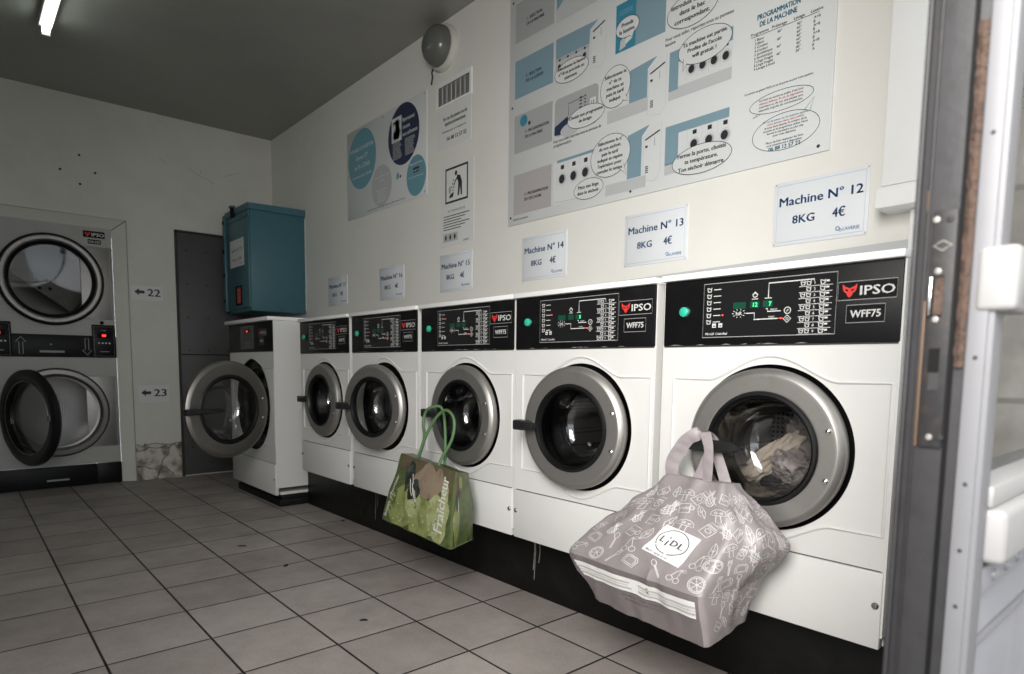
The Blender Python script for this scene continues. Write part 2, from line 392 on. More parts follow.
# shadow band above the machines, made as a grey strip, white boxed casing near the door
struct(MB().add([(x_, y_, z_) for x_ in (XW - .012, XW) for y_, z_ in ((-.5, 1.34), (.9, 1.34), (.9, 1.366), (-.5, 1.396))], [[0, 3, 2, 1], [4, 5, 6, 7], [2, 3, 7, 6], [0, 1, 5, 4], [1, 2, 6, 5], [3, 0, 4, 7]], 'ink_pale').build('shadow_strip'))
m = MB().box(.5, XW, -.50, -.31, 1.545, ZC, 'white_trim', .006).box(.492, XW, -.52, -.296, 1.478, 1.545, 'white_trim', .01).box(.56, XW, -.5, -.375, 1.28, 1.478, 'white_trim', .006)
struct(m.build('trim_3'))

# ------------------------------------------------------------------ washing machines
def arch_path(yc, w, zc, G=1.):
    zt, zb, d = zc + .190 * G, zc - .195 * G, w / 2 - .025
    P = [(-d, zb), (-d, zt)]
    def arc(sign):
        out = []
        for k in range(25):
            t = -1 + k / 12; s = .5 + .5 * cos(pi * t); s = s ** .75
            out.append((t * .185 * G, s * .068))
        return out
    for a, h in arc(1): P.append((a, zt + h))
    P += [(d, zt), (d, zb)]
    for a, h in arc(-1)[::-1]: P.append((a, zb - h))
    return [(yc - a, z) for a, z in P]

def cup(m, F, a, b, s, fill=False):
    m.stroke(F, [(a - s, b + s), (a - s * .7, b - s * .8), (a + s * .7, b - s * .8), (a + s, b + s)], s * .42, 'print_white')
    m.stroke(F, [(a - s, b + s * .45), (a - s * .4, b + s * .8), (a + s * .2, b + s * .4), (a + s, b + s * .7)], s * .35, 'print_white')

def display_print(m, F, W, H, d1, d2, red):
    m.rect(F, 0, 0, W, H, 'display_film', .0005)
    m.stroke(F, [(0, 0), (W, 0), (W, H), (0, H)], .0022, 'print_grey', .0012, True)
    for k in range(6):
        b = H - .018 - k * .0185; cup(m, F, .018, b, .0065); m.stroke(F, [(.032, b), (.055, b)], .0022, 'print_white')
    m.ell(F, .062, H - .018 - red * .0185, .0026, .0026, 'led_red', .0012, 10)
    for a in (.036, .056): m.rect(F, a - .006, .028, a + .006, .040, 'print_white'); m.rect(F, a - .0025, .031, a + .004, .034, 'display_film', .001)
    m.text(F, 'Micro20  Controlled', .010, .007, .0098, 'print_white', .0012, 'L', .068)
    m.rect(F, .094, .078, .132, .096, 'led_window', .001); m.rect(F, .145, .078, .171, .096, 'led_window', .001); m.rect(F, .181, .078, .209, .096, 'led_window', .001)
    if d1: m.text(F, d1, .160, .081, .016, 'led_green', .0016)
    if d2: m.text(F, d2, .202, .081, .016, 'led_green', .0016)
    m.stroke(F, [(.149, .102), (.167, .102)], .002, 'print_white'); m.stroke(F, [(.186, .102), (.206, .102)], .002, 'print_white')
    m.ring(F, .158, .112, .006, .005, .002, 'print_white'); m.stroke(F, [(.150, .113), (.158, .121), (.166, .113)], .003, 'print_white')
    m.stroke(F, [(.196, .102), (.196, .142), (.316, .142), (.316, .137)], .0028, 'print_white')
    m.text(F, 'StR', .112, .060, .014, 'print_white', .0012)
    for k in range(10):
        t = 2 * pi * k / 10; m.stroke(F, [(.112 + .015 * cos(t), .065 + .009 * sin(t)), (.112 + .021 * cos(t), .065 + .013 * sin(t))], .0015, 'print_white')
    m.stroke(F, [(.134, .064), (.158, .064), (.158, .046), (.225, .046)], .0026, 'print_white')
    m.stroke(F, [(.190, .074), (.195, .074), (.195, .066), (.232, .066)], .0024, 'print_white')
    m.text(F, 'SELECT', .213, .069, .006, 'print_white'); m.text(F, 'START', .207, .049, .006, 'print_white')
    m.stroke(F, [(.228, .046), (.238, .046)], .003, 'led_red'); m.ring(F, .250, .066, .0085, .0085, .002, 'print_white', n=20)
    m.stroke(F, [(.247, .063), (.253, .069)], .002, 'print_white')
    m.stroke(F, [(.240, .044), (.250, .054), (.260, .044), (.250, .034)], .002, 'print_white', .0008, True); m.ring(F, .25, .044, .003, .003, .0015, 'print_white', n=10)
    for k in range(9):
        b = H - .022 - k * .0155
        if k % 2 == 0: cup(m, F, .288, b, .0055)
        cup(m, F, .303, b, .0055)
        m.text(F, str(k + 1), .318, b - .004, .010, 'print_white'); cup(m, F, .338, b, .006); m.stroke(F, [(.346, b + .002), (.354, b + .002)], .0045, 'print_white')
        m.stroke(F, [(.278, b - .008), (.362, b - .008)], .0014, 'print_white')

def badge(m, F, W, H):
    m.rect(F, 0, 0, W, H, 'panel_black', .0004)
    m.stroke(F, [(0, 0), (W, 0), (W, H), (0, H)], .0018, 'print_grey', .001, True)
    c, k = H * .60, H / .045
    def tr(p): return [(c + x * k, H * .5 + y * k) for x, y in p]
    m.rect(F, .003 * k, .004 * k, c + .020 * k, H - .004 * k, 'matte_black', .0007)
    half = [(0, -.017), (.005, -.012), (.0075, -.006), (.013, -.002), (.0165, .006), (.017, .017), (.011, .011), (.004, .008), (0, .006)]
    m.poly(F, tr(half), 'logo_red', .0011); m.poly(F, tr([(-x, y) for x, y in half[::-1]]), 'logo_red', .0011)
    for s in (1, -1): m.poly(F, tr([(s * .003, .002), (s * .011, .006), (s * .009, .001), (s * .005, -.002)][::s]), 'matte_black', .0014)
    m.text(F, 'IPSO', c + .024 * k, H * .24, H * .70, 'print_white', .0011, 'L', W - c - .029 * k)
    m.text(F, 'IPSO', c + .0245 * k, H * .245, H * .70, 'print_white', .0012, 'L', W - c - .029 * k)

def crumple(m, c, size, mt, seed, freq=9., amp=.35, n=36, rot=0.):
    c = V(c); vs, fs = [], []
    for i in range(n + 1):
        th = pi * i / n
        for j in range(2 * n):
            ph = pi * j / n
            d = V((sin(th) * cos(ph), sin(th) * sin(ph), cos(th)))
            q = d * 2.1 + V((seed, seed * 2.3, 0)); w = noise.noise_vector(q) * .8
            rdg = 1 - abs(noise.noise((d + w * .5) * freq * .33 + V((seed, 0, 0)))) * 2.0
            r = 1 + amp * (rdg - .55) + .22 * noise.noise(q)
            p = V((d.x * size[0], d.y * size[1], d.z * size[2])) * r
            p = Matrix.Rotation(rot, 3, 'X') @ p
            vs.append(c + p)
    for i in range(n):
        for j in range(2 * n):
            k = (j + 1) % (2 * n); fs.append([i * 2 * n + j, (i + 1) * 2 * n + j, (i + 1) * 2 * n + k, i * 2 * n + k])
    m.add(vs, fs, mt, True); return m

def washer(xf, yc, W, zb, seam, pb, pt, label, open_deg=0., d1='', d2='', red=4, lever=.13, model='WFF75', dim=False, lev0=.232):
    root = thing('washing_machine', (xf, yc, zb), label, 'washing machine', 'front-loading washers along the right wall')
    h = W / 2; yd = yc - (.035 if dim else .017); zd = zb + .473 if not dim else .69; G = 1.38 if dim else .972
    SP = lambda P: [(r * G, hh) for r, hh in P]
    RO = .236 * G
    # cabinet: pierced front, sides, back, top and bottom sheets
    m = MB(); n = 120; vs, fs = [], []
    corners = [(h, pb - zd), (-h, pb - zd), (-h, seam - zd), (h, seam - zd)]
    for k in range(n):
        t = 2 * pi * k / n; cy, cz = cos(t), sin(t)
        oy = yc - yd
        sc = min(((h + oy) / cy) if cy > 1e-6 else 9, ((h - oy) / -cy) if cy < -1e-6 else 9, ((pb - zd) / cz) if cz > 1e-6 else 9, ((seam - zd) / cz) if cz < -1e-6 else 9)
        vs.append((xf, yd + RO * cy, zd + RO * cz)); vs.append([xf, yd + sc * cy, zd + sc * cz])
    for cyy, czz in corners:
        best = min(range(n), key=lambda k: (vs[2 * k + 1][1] - (yc + cyy)) ** 2 + (vs[2 * k + 1][2] - (zd + czz)) ** 2)
        vs[2 * best + 1] = [xf, yc + cyy, zd + czz]
    for k in range(n):
        j = (k + 1) % n; fs.append([2 * k, 2 * j, 2 * j + 1, 2 * k + 1])
    m.add(vs, fs, 'enamel')
    m.lathe((xf, yd, zd), (1, 0, 0), [(RO, 0), (RO, .03), (.20 * G, .04)], 'rubber', 96)
    D = XW - .03
    m.box(xf + .002, D, yc + h - .004, yc + h + .0045, zb + (.05 if dim else .03), pt, 'enamel_side'); m.box(xf + .002, D, yc - h - .0045, yc - h + .004, zb + (.05 if dim else .03), pt, 'enamel_side')
    m.box(D - .01, D, yc - h, yc + h, zb, pt, 'enamel_side'); m.box(xf + .03, D, yc - h, yc + h, zb + .001, zb + .02, 'enamel_side')
    m.box(xf + .05, D, yc - h + .006, yc + h - .006, pt - .02, pt - .002, 'enamel_side')
    m.tube([(xf - .0005, y, z) for y, z in arch_path(yd, W, zd, G)], .0045, 'enamel', 6, True, flat=1.)
    m.build('cabinet', root)
    m = MB(); m.lathe((xf, yd, zd), (1, 0, 0), SP([(.205, .02), (.19, .03), (.185, .05), (.165, .07), (.16, .10), (.175, .115)]), 'rubber', 72); m.build('door_seal', root)
    m = MB(); m.lathe((xf, yd, zd), (1, 0, 0), SP([(.175, .11), (.235, .125), (.24, .14), (.24, .50), (.0, .51)]), 'drum_steel', 72)
    for k in range(3):
        t = 2 * pi * k / 3 + .5; u = V((0, cos(t), sin(t))); w = V((0, -sin(t), cos(t))); o = V((xf, yd, zd))
        pr = [o + u * .238 * G + w * .045, o + u * .175 * G + w * .012, o + u * .175 * G - w * .012, o + u * .238 * G - w * .045]
        m.add([p + V((.15, 0, 0)) for p in pr] + [p + V((.48, 0, 0)) for p in pr], [[0, 1, 2, 3], [0, 4, 5, 1], [1, 5, 6, 2], [2, 6, 7, 3]], 'steel')
    m.build('drum', root)
    m = MB().box(xf - .003, xf + .02, yc - h, yc + h, zb, seam - .004, 'enamel', .003); m.box(xf + .004, xf + .018, yc - h + .01, yc + h - .01, seam - .006, seam + .002, 'groove')
    kick = m.build('kick_panel', root)
    for s in (1, -1):
        y = yc + s * (h - .013)
        MB().lathe((xf - .003, y, zb + .11), (-1, 0, 0), [(.0085, 0), (.0085, .003), (.006, .006), (0, .0065)], 'steel_dark', 16).build('screw', kick)
    # control panel
    m = MB().box(xf - .004, xf + .05, yc - h, yc + h, pb, pt, 'panel_black', .003)
    m.box(xf - .002, xf + .02, yc - h + .002, yc + h - .002, pb - .004, pb, 'groove')
    Fq = Frame((xf - .004, yc + h, pb), (0, -1, 0), (0, 0, 1))
    for k in range(7):
        a = random.uniform(.02, W - .1); m.poly(Fq, [(a, .001), (a + .05 * random.random() + .01, .001), (a + .02, .004)], 'dirt_grey', .0006)
    cp = m.build('control_panel', root)
    if not dim:
        y, z = yc + .252, pb + .101
        m = MB().lathe((xf - .004, y, z), (-1, 0, 0), [(.017, 0), (.017, .004), (.0145, .006)], 'lever_black', 28).lathe((xf - .004, y, z), (-1, 0, 0), [(.0148, .003), (.0142, .013), (.011, .015), (0, .0155)], 'button_green', 28)
        m.build('start_button', cp)
    m = MB()
    if dim:
        F = Frame((xf - .0045, yc + .173, pb + .024), (0, -1, 0), (0, 0, 1)); m.rect(F, 0, 0, .27, .155, 'display_film', .0005); m.stroke(F, [(0, 0), (.27, 0), (.27, .155), (0, .155)], .003, 'print_grey', .001, True)
        m.rect(F, .09, .11, .18, .135, 'matte_black', .0008); m.text(F, '8:88', .135, .114, .022, 'led_red', .0012)
        for k in range(8):
            for a in (.02, .24): m.rect(F, a, .012 + k * .017, a + .012, .017 + k * .017, 'print_grey', .001)
            m.rect(F, .08, .012 + k * .011, .19, .014 + k * .011, 'print_grey', .001) if k < 4 else None
        F = Frame((xf - .0045, yc - .18, pb + .105), (0, -1, 0), (0, 0, 1)); bw = .16
    else:
        F = Frame((xf - .0045, yc + .191, pb + .023), (0, -1, 0), (0, 0, 1)); display_print(m, F, .373, .155, d1, d2, red)
        F = Frame((xf - .0045, yc - .185, pb + .105), (0, -1, 0), (0, 0, 1)); bw = .132
    m.build('display', cp)
    m = MB(); badge(m, F, bw, .045); m.build('brand_badge', cp)
    F2 = Frame(F.o + F.ex * .022 + F.ey * -.056, (0, -1, 0), (0, 0, 1))
    m = MB(); m.rect(F2, 0, 0, .087, .043, 'panel_black', .0004); m.stroke(F2, [(0, 0), (.087, 0), (.087, .043), (0, .043)], .0018, 'print_grey', .001, True)
    m.text(F2, model, .0435, .0125, .025, 'print_white', .0011, 'C', .068); m.text(F2, model, .044, .013, .025, 'print_white', .0012, 'C', .068); m.build('model_badge', cp)
    # lid
    ov = .035 if dim else .018
    m = MB().box(xf - ov, XW - .015, yc - h - .005, yc + h + .005, pt + .001, pt + (.026 if dim else .020), 'white_trim', .003); m.build('lid', root)
    # door, turning about the hinge on its right
    hy = yd - .232 * G; hx = xf - .012
    Dm = MB().lathe((xf - .004, yd, zd), (-1, 0, 0), SP([(.160, .020), (.160, .0325), (.1612, .0345), (.163, .035), (.166, .035), (.20, .035), (.207, .035), (.2095, .0345), (.2225, .023), (.2240, .021), (.2245, .018), (.2245, 0), (.215, -.004), (.158, -.002)]), 'steel_dark' if dim else 'steel', 96)
    door = Dm.build('door', root, (hx, hy, zd))
    m = MB().lathe((xf - .004, yd, zd), (-1, 0, 0), SP([(.163, .020), (.162, .034), (.157, .040), (.150, .041), (.146, .033), (.144, .036), (.141, .030), (.141, .015), (.150, .005), (.163, -.01)]), 'rubber', 80); m.build('gasket', door)
    m = MB().lathe((xf - .004, yd, zd), (-1, 0, 0), SP([(.139, .022), (.137, .0), (.134, -.035), (.126, -.072), (.112, -.098), (.085, -.112), (.045, -.118), (0, -.119)]), 'door_glass', 72)
    m.lathe((xf - .004, yd, zd), (-1, 0, 0), SP([(.1395, .0), (.1375, -.036), (.130, -.074), (.115, -.101), (.087, -.116), (.045, -.122), (0, -.123)]), 'door_glass', 72); m.build('glass', door)
    for dz in (.062, -.066):
        MB().lathe((xf - .039, yd - .186 * G + abs(dz) * .05, zd + dz), (-1, 0, 0), [(.0075, 0), (.007, .003), (.004, .0055), (0, .006)], 'chrome', 16).build('screw', door)
    # lever: block at the rim, paddle reaching over the ring
    m = MB(); ye = yd + lev0 * G
    m.box(xf - .075, xf - .036, ye - .055, ye + .012, zd - .020, zd + .018, 'lever_black', .006)
    L = lever; pts, n2 = [], 14
    sec = []
    for k in range(n2 + 1):
        t = k / n2; y = ye - .03 - t * (L - .03); hh = .017 * (1 - .12 * t); x = xf - .068 - .014 * sin(pi * t * .7)
        if k >= n2 - 2: hh *= (.95, .8, .45)[k - (n2 - 2)]
        sec.append((x, y, hh))
    vs, fs = [], []
    for x, y, hh in sec:
        for (dx, dz) in ((-.011, .6), (-.006, 1), (.006, 1), (.011, .6), (.011, -.6), (.006, -1), (-.006, -1), (-.011, -.6)): vs.append((x + dx, y, zd + dz * hh))
    for i in range(n2):
        for k in range(8): fs.append([i * 8 + k, i * 8 + (k + 1) % 8, (i + 1) * 8 + (k + 1) % 8, (i + 1) * 8 + k])
    fs += [list(range(8)), [n2 * 8 + k for k in range(8)][::-1]]
    m.add(vs, fs, 'lever_black', True)
    m.build('handle', door)
    MB().lathe((xf - .055, ye - .028, zd - .020), (0, 0, -1), [(.008, 0), (.008, .008), (.005, .012), (0, .012)], 'chrome', 12).build('screw', door)
    door.rotation_euler.z = R(open_deg)
    return root, yd, zd

ROW = dict(xf=0., W=.656, zb=.295, seam=.493, pb=1.052, pt=1.247)
YC = [-.2235, .467, 1.137, 1.83, 2.527]
lb = [('washing machine nearest the entrance with a grey bag on its door handle', 1.5, '12', '7', 4, .155),
      ('closed-kick white washing machine with empty drum between the two hanging bags', 6., '', '5', 2, .10),
      ('washing machine with a green shopping bag hanging from its door handle', 1., '', '', 1, .15),
      ('washing machine whose round steel door stands slightly ajar', 13., '', '', 3, .10),
      ('last washing machine of the flush row, beside the protruding one in the corner', 0.5, '', '', 3, .10)]
lb[1] = ('washing machine with a bare handle and empty drum between the two hanging bags',) + lb[1][1:]
for i, (l, od, a, b, rd, lv) in enumerate(lb):
    washer(yc=YC[i], lev0=.195 if i == 0 else .232, label=l, open_deg=od, d1=a, d2=b, red=rd, lever=lv, **ROW)
washer(-.07, 3.575, .87, .085, .301, 1.068, 1.272, 'wider washing machine in the corner with its door wide open', 110., dim=True, lever=.24, model='WFF75')

# laundry behind the glass
def cloth(name, label, parts, cat='clothing', grp=None):
    m = MB()
    for a in parts: crumple(m, *a)
    return tag(m.build(name, None, parts[0][0]), label, cat, grp)
z0 = .778
cloth('garment', 'grey crumpled garment in the drum of the washer nearest the entrance', [((.18, -.31, z0 - .005), (.05, .085, .085), 'cloth_grey', 3.1, 7, .5, 56, .5), ((.15, -.265, z0 - .075), (.04, .085, .05), 'cloth_grey', 5.7, 7, .45, 56, .2)])
cloth('garment', 'beige cloth lying diagonally in the washer nearest the entrance', [((.150, -.185, z0 - .06), (.028, .034, .13), 'cloth_beige', 1.3, 6, .4, 44, .85)])
cloth('garment', 'dark ribbed knit at the bottom of the drum nearest the entrance', [((.155, -.215, z0 - .135), (.035, .06, .026), 'cloth_dark', 8.2, 18, .3, 36, .1)])
cloth('garment', 'small orange cloth at the right in the drum nearest the entrance', [((.155, -.355, z0 - .075), (.025, .042, .03), 'cloth_orange', 2.2, 9, .3, 30, .6)])
y14 = YC[2]
cloth('garment', 'dark crumpled garment in the washer holding the green bag', [((.20, y14 - .04, z0 - .02), (.07, .13, .12), 'cloth_dark', 4.4, 10, .4, 36, .3)])
cloth('garment', 'pale grey cloth at the right in the washer holding the green bag', [((.14, y14 - .095, z0 - .075), (.035, .06, .08), 'cloth_white', 6.4, 11, .4, 36, .3)])
y16 = YC[4]
cloth('garment', 'white crumpled cloth in the last washer of the flush row', [((.17, y16 - .05, z0 - .05), (.055, .11, .10), 'cloth_white', 9.4, 11, .4, 36, .3)])

# ------------------------------------------------------------------ price signs over the machines
def price_sign(yl, z0, num, label, price='8KG    4€'):
    W, H = .318, .222
    m = MB(); x = XW - .004
    m.box(x, XW, yl - W, yl, z0, z0 + H, 'plate_white', .001)
    F = FWALL(yl, z0, x)
    m.stroke(F, [(.012, .012), (W - .012, .012), (W - .012, H - .012), (.012, H - .012)], .0016, 'ink_line', .0006, True)
    for d in (0, .0012): m.text(F, 'Machine N° ' + num, W / 2 + d, .138, .043, 'ink_blue', .0008, 'C', .278); 
    a, b = price.split()
    for d in (0, .001): m.text(F, a, .107 + d, .072, .040, 'ink_blue', .0008, 'C', .076); m.text(F, b, .225 + d, .072, .044, 'ink_blue', .0008, 'C', .040)
    m.text(F, 'LAVERIE', W - .05, .023, .016, 'ink_blue', .0008, 'C', .052); m.ring(F, W - .093, .032, .006, .006, .003, 'ink_blue', .0008, 12); m.ring(F, W - .084, .026, .004, .004, .002, 'ink_blue', .0008, 12)
    for a, b in ((.006, .006), (W - .006, .006), (W - .006, H - .006), (.006, H - .006)): m.ell(F, a, b, .003, .003, 'ink_grey', .0008, 8)
    tag(m.build('price_sign', None, (XW, yl - W / 2, z0)), label, 'sign', 'price signs above the washers')
for num, yl, w in (('12', .077, ''), ('13', .755, ''), ('14', 1.428, ''), ('15', 2.172, ''), ('16', 2.90, '')):
    price_sign(yl, 1.428, num, 'white price sign reading Machine N° %s above the washers' % num)
price_sign(3.697, 1.438, '17', 'white price sign reading Machine N° 17 beside the corner', '18KG 9€')

# ------------------------------------------------------------------ big instruction board
Y0, Z0, BW, BH = 1.54, 1.727, 1.647, 1.16
root = thing('instruction_board', (XW, .72, Z0), 'large white illustrated instruction board with speech bubbles above the washers', 'sign')
x = XW - .008
m = MB().box(x, XW, Y0 - BW, Y0, Z0, Z0 + BH, 'board_white', .001); F = FWALL(Y0, Z0, x)
def bubble(a, b, ra, rb, lines, size, tail=None, col='ink_black'):
    m.ell(F, a, b, ra, rb, 'board_white', .0030); m.ring(F, a, b, ra, rb, .0022, 'ink_black', .0034)
    if tail:
        tx, ty = tail; d = V((tx - a, ty - b)).normalized(); q = V((-d.y, d.x)) * .014; e = V((a + d.x * ra * .9, b + d.y * rb * .9))
        m.poly(F, [tuple(e + q), tail, tuple(e - q)], 'board_white', .0037)
        m.stroke(F, [tuple(e + q), tail, tuple(e - q)], .0018, 'ink_black', .0040)
    n = len(lines); k = 1.
    for i, t in enumerate(lines):
        vs = text_mesh(t)[0]; w = (max(v[0] for v in vs) - min(v[0] for v in vs)) * size; y = min(.93, abs((n / 2 - i - .5) * size * 1.18 / rb))
        k = min(k, 1.9 * ra * math.sqrt(1 - y * y) / w)
    size *= k
    for i, t in enumerate(lines):
        for d in (0, .0008): m.text(F, t, a + d, b + (n / 2 - i - .78) * size * 1.18, size, 'ink_black', .0042)
def washers_row(a0, a1, b, r, n, up=True):
    for k in range(n):
        a = a0 + (a1 - a0) * (k + .5) / n; w = (a1 - a0) / n
        m.stroke(F, [(a - w / 2, b - r * 2), (a - w / 2, b + r * 3.4)], .0015, 'ink_pale', .0014)
        m.ring(F, a, b, r * 1.25, r * 1.25, .002, 'ink_pale', .0016, 24); m.ell(F, a, b, r, r, 'ink_grey', .0016, 24); m.ell(F, a - r * .12, b, r * .75, r * .85, 'ink_black', .0020, 24)
        m.rect(F, a - r * .45, b + r * 1.9, a + r * .45, b + r * 2.7, 'ink_black', .0016)
# left column of step cards
for b0, b1, c, t1, t2 in ((.912, 1.105, 'ink_grey', '1 - SELECTION', 'DE LA MACHINE'), (.637, .824, 'ink_sky', '2 - SELECTION', 'DE LA LESSIVE'), (.362, .552, 'ink_grey', '3 - PROGRAMMATION', 'DE LA MACHINE'), (.049, .253, 'ink_mauve', '4 - PROGRAMMATION', 'DU SECHOIR')):
    m.rect(F, .045, b0, .322, b1, c); w = .11 if 'SELEC' in t1 else .17
    for d in (0, .0008):
        m.text(F, t1, .128 + d, b0 + .088, .021, 'ink_black', .0012, 'L', w); m.text(F, t2, .128 + d, b0 + .062, .021, 'ink_black', .0012, 'L', .125)
m.ell(F, .115, .515, .028, .028, 'ink_teal', .0012); m.ell(F, .158, .492, .010, .010, 'ink_navy', .0012)
# row 1
m.rect(F, .339, .905, .66, 1.105, 'ink_pale'); m.poly(F, [(.339, .96), (.42, 1.02), (.42, 1.105), (.339, 1.105)], 'ink_sky', .001)
m.poly(F, [(.53, .955), (.62, .985), (.62, 1.01), (.53, .985)], 'leaf_green', .0012); m.poly(F, [(.53, .985), (.62, 1.01), (.60, 1.03), (.545, 1.01)], 'photo_brown', .0013)
m.rect(F, .70, .915, .965, 1.105, 'ink_sky'); m.rect(F, .985, .915, 1.25, 1.105, 'ink_grey')
# row 2
m.poly(F, [(.339, .640), (.339, .827), (.605, .822), (.556, .795), (.553, .640)], 'ink_pale'); m.poly(F, [(.339, .735), (.339, .827), (.605, .822), (.556, .795), (.553, .735)], 'ink_sky', .001)
m.rect(F, .339, .722, .553, .732, 'ink_grey', .0012); washers_row(.339, .553, .695, .013, 4)
def kiosk(a, b, s=1.):
    m.stroke(F, [(a, b - .17 * s), (a, b), (a + .085 * s, b + .04 * s), (a + .085 * s, b - .15 * s), (a + .06 * s, b - .18 * s)], .0016, 'ink_pale', .0014, True)
    m.stroke(F, [(a + .008, b - .012), (a + .078 * s, b + .012)], .006, 'ink_black', .0014)
    m.rect(F, a + .01, b - .045, a + .022, b - .036, 'ink_black', .0014); m.rect(F, a + .055, b - .045, a + .059, b - .012, 'ink_grey', .0014)
    for i in range(4): m.rect(F, a + .012, b - .15 + i * .008, a + .027, b - .146 + i * .008, 'ink_black', .0014)
kiosk(.565, .79)
bubble(.444, .655, .108, .050, ['Sélectionne la lessive', 'n°18 et procède au', 'paiement.'], .0215)
m.rect(F, .707, .633, .967, .835, 'ink_sky'); m.rect(F, .707, .633, .815, .835, 'ink_teal', .0008); m.text(F, 'LESSIVE', .728, .785, .03, 'ink_teal_pale', .0012, 'L', .07)
m.poly(F, [(.745, .648), (.80, .672), (.80, .695), (.75, .675)], 'board_white', .0014); m.poly(F, [(.73, .64), (.765, .648), (.755, .69), (.735, .68)], 'ink_pale', .0015)
bubble(.772, .725, .062, .042, ['Prends', 'la lessive.'], .023, (.80, .672))
bubble(1.092, .675, .115, .066, ['Introduis la lessive', 'dans le bac', 'correspondant.'], .026)
m.text(F, 'Pour vous aider, reportez-vous au panneau', .971, .590, .019, 'ink_black', .0012, 'L', .30); m.text(F, 'lessive', .971, .570, .019, 'ink_black', .0012, 'L')
# row 3
def rr(a0, b0, a1, b1, r, mt, h=.0006):
    P = []
    for cx, cy, t0 in ((a1 - r, b0 + r, -90), (a1 - r, b1 - r, 0), (a0 + r, b1 - r, 90), (a0 + r, b0 + r, 180)):
        for k in range(7): t = R(t0 + 15 * k); P.append((cx + r * cos(t), cy + r * sin(t)))
    m.poly(F, P, mt, h)
rr(.338, .372, .615, .548, .025, 'ink_grey'); m.poly(F, [(.338, .38), (.40, .375), (.43, .43), (.425, .45), (.338, .42)], 'ink_navy', .001)
m.stroke(F, [(.43, .45), (.43, .505), (.53, .51)], .003, 'ink_black', .0012); m.rect(F, .565, .455, .60, .49, 'board_white', .0012); m.text(F, '13', .582, .463, .022, 'ink_black', .0016)
for i in range(6): m.rect(F, .50, .435 + i * .015, .515, .441 + i * .015, 'ink_black', .0012); m.rect(F, .53, .435 + i * .015, .54, .441 + i * .015, 'ink_black', .0012)
m.ell(F, .44, .385, .06, .03, 'ink_pale', .0014)
bubble(.541, .418, .113, .047, ['Choisis ton programme', 'de lavage.'], .022)
m.text(F, 'Pour vous aider, reportez-vous au panneau de', .335, .345, .019, 'ink_black', .0012, 'L', .30); m.text(F, 'programmation', .335, .325, .019, 'ink_black', .0012, 'L')
m.poly(F, [(.79, .40), (.79, .536), (.932, .551), (.885, .515), (.885, .40)], 'ink_sky'); m.rect(F, .67, .345, .889, .40, 'ink_pale'); kiosk(.89, .50, 1.05)
bubble(.713, .495, .084, .088, ['Sélectionne le', 'n° de ta', 'machine et', 'paie le tarif', 'indiqué'], .0245, (.785, .415))
m.rect(F, .993, .35, 1.273, .54, 'board_white'); m.rect(F, .993, .35, 1.273, .395, 'ink_pale', .0008); m.rect(F, .993, .385, 1.037, .54, 'ink_sky', .001); m.rect(F, 1.037, .49, 1.273, .54, 'ink_sky', .001)
washers_row(1.075, 1.273, .443, .018, 4)
bubble(1.153, .516, .117, .064, ['Ta machine est partie.', "Profite de l'accès", 'wifi gratuit !'], .026, (1.06, .445))
# row 4
m.rect(F, .337, .05, .60, .255, 'board_white'); m.rect(F, .36, .245, .60, .258, 'ink_sky', .0008); m.stroke(F, [(.345, .06), (.62, .052)], .002, 'ink_grey', .001)
washers_row(.36, .66, .165, .024, 4)
bubble(.568, .085, .090, .046, ['Mets ton linge', 'dans le séchoir.'], .022)
m.poly(F, [(.79, .08), (.79, .265), (.905, .283), (.865, .245), (.865, .08)], 'ink_sky'); m.rect(F, .67, .030, .891, .078, 'ink_pale'); kiosk(.875, .235, 1.05)
bubble(.693, .205, .113, .092, ['Sélectionne le n°', 'de ton séchoir,', 'paie le tarif', 'indiqué et répète', "l'opération pour", 'cumuler le temps.'], .0225, (.79, .10))
m.rect(F, .985, .095, 1.271, .248, 'board_white'); m.rect(F, .985, .055, 1.271, .10, 'ink_pale', .0006); m.rect(F, .985, .097, 1.048, .248, 'ink_sky', .001); m.rect(F, 1.048, .212, 1.271, .248, 'ink_sky', .001)
washers_row(1.09, 1.29, .150, .020, 3)
bubble(1.157, .085, .132, .056, ['Ferme la porte, choisis', 'ta température.', 'Ton séchoir démarre.'], .025)
m.text(F, 'REPRODUCTION INTERDITE', .045, .022, .011, 'ink_black', .001, 'L', .11)
# programme table
for i, t in enumerate(('PROGRAMMATION', 'DE LA MACHINE')):
    for d in (0, .0008): m.text(F, t, 1.445 + d, .522 - i * .026, .026, 'ink_teal', .0012, 'C', .155 if i == 0 else .135)
m.stroke(F, [(1.345, .467), (1.59, .467)], .0018, 'ink_black', .001)
for t, a in (('Programme', 1.345), ('Prélavage', 1.425), ('Lavage', 1.503), ('Lessive', 1.562)): m.text(F, t, a, .472, .0145, 'ink_black', .0012, 'L')
for i, t in enumerate(('Blanc', 'Blanc', 'Couleur', 'Couleur', 'Synthétique', 'Synthétique', 'Linge Fragile', 'Linge Fragile', 'Lavage à froid')):
    b = .450 - i * .0128; m.text(F, '%d %s' % (i + 1, t), 1.362, b, .0125, 'ink_black', .0012, 'L')
    if i in (0, 2, 4, 6): m.text(F, '40°', 1.445, b, .0125, 'ink_black', .0012, 'L')
    m.text(F, ('90°', '60°', '60°', '40°', '60°', '40°', '40°', '30°', ' ')[i], 1.515, b, .0125, 'ink_black', .0012, 'L'); m.text(F, ('A+B', 'B', 'A+B', 'B', 'A+B', 'B', 'A+B', 'B', 'A')[i], 1.572, b, .0125, 'ink_black', .0012, 'L')
m.text(F, 'Ce numéro est gratuit 24/24, en cas de panne ou pour toute question', 1.455, .268, .0105, 'ink_black', .0012, 'C', .25)
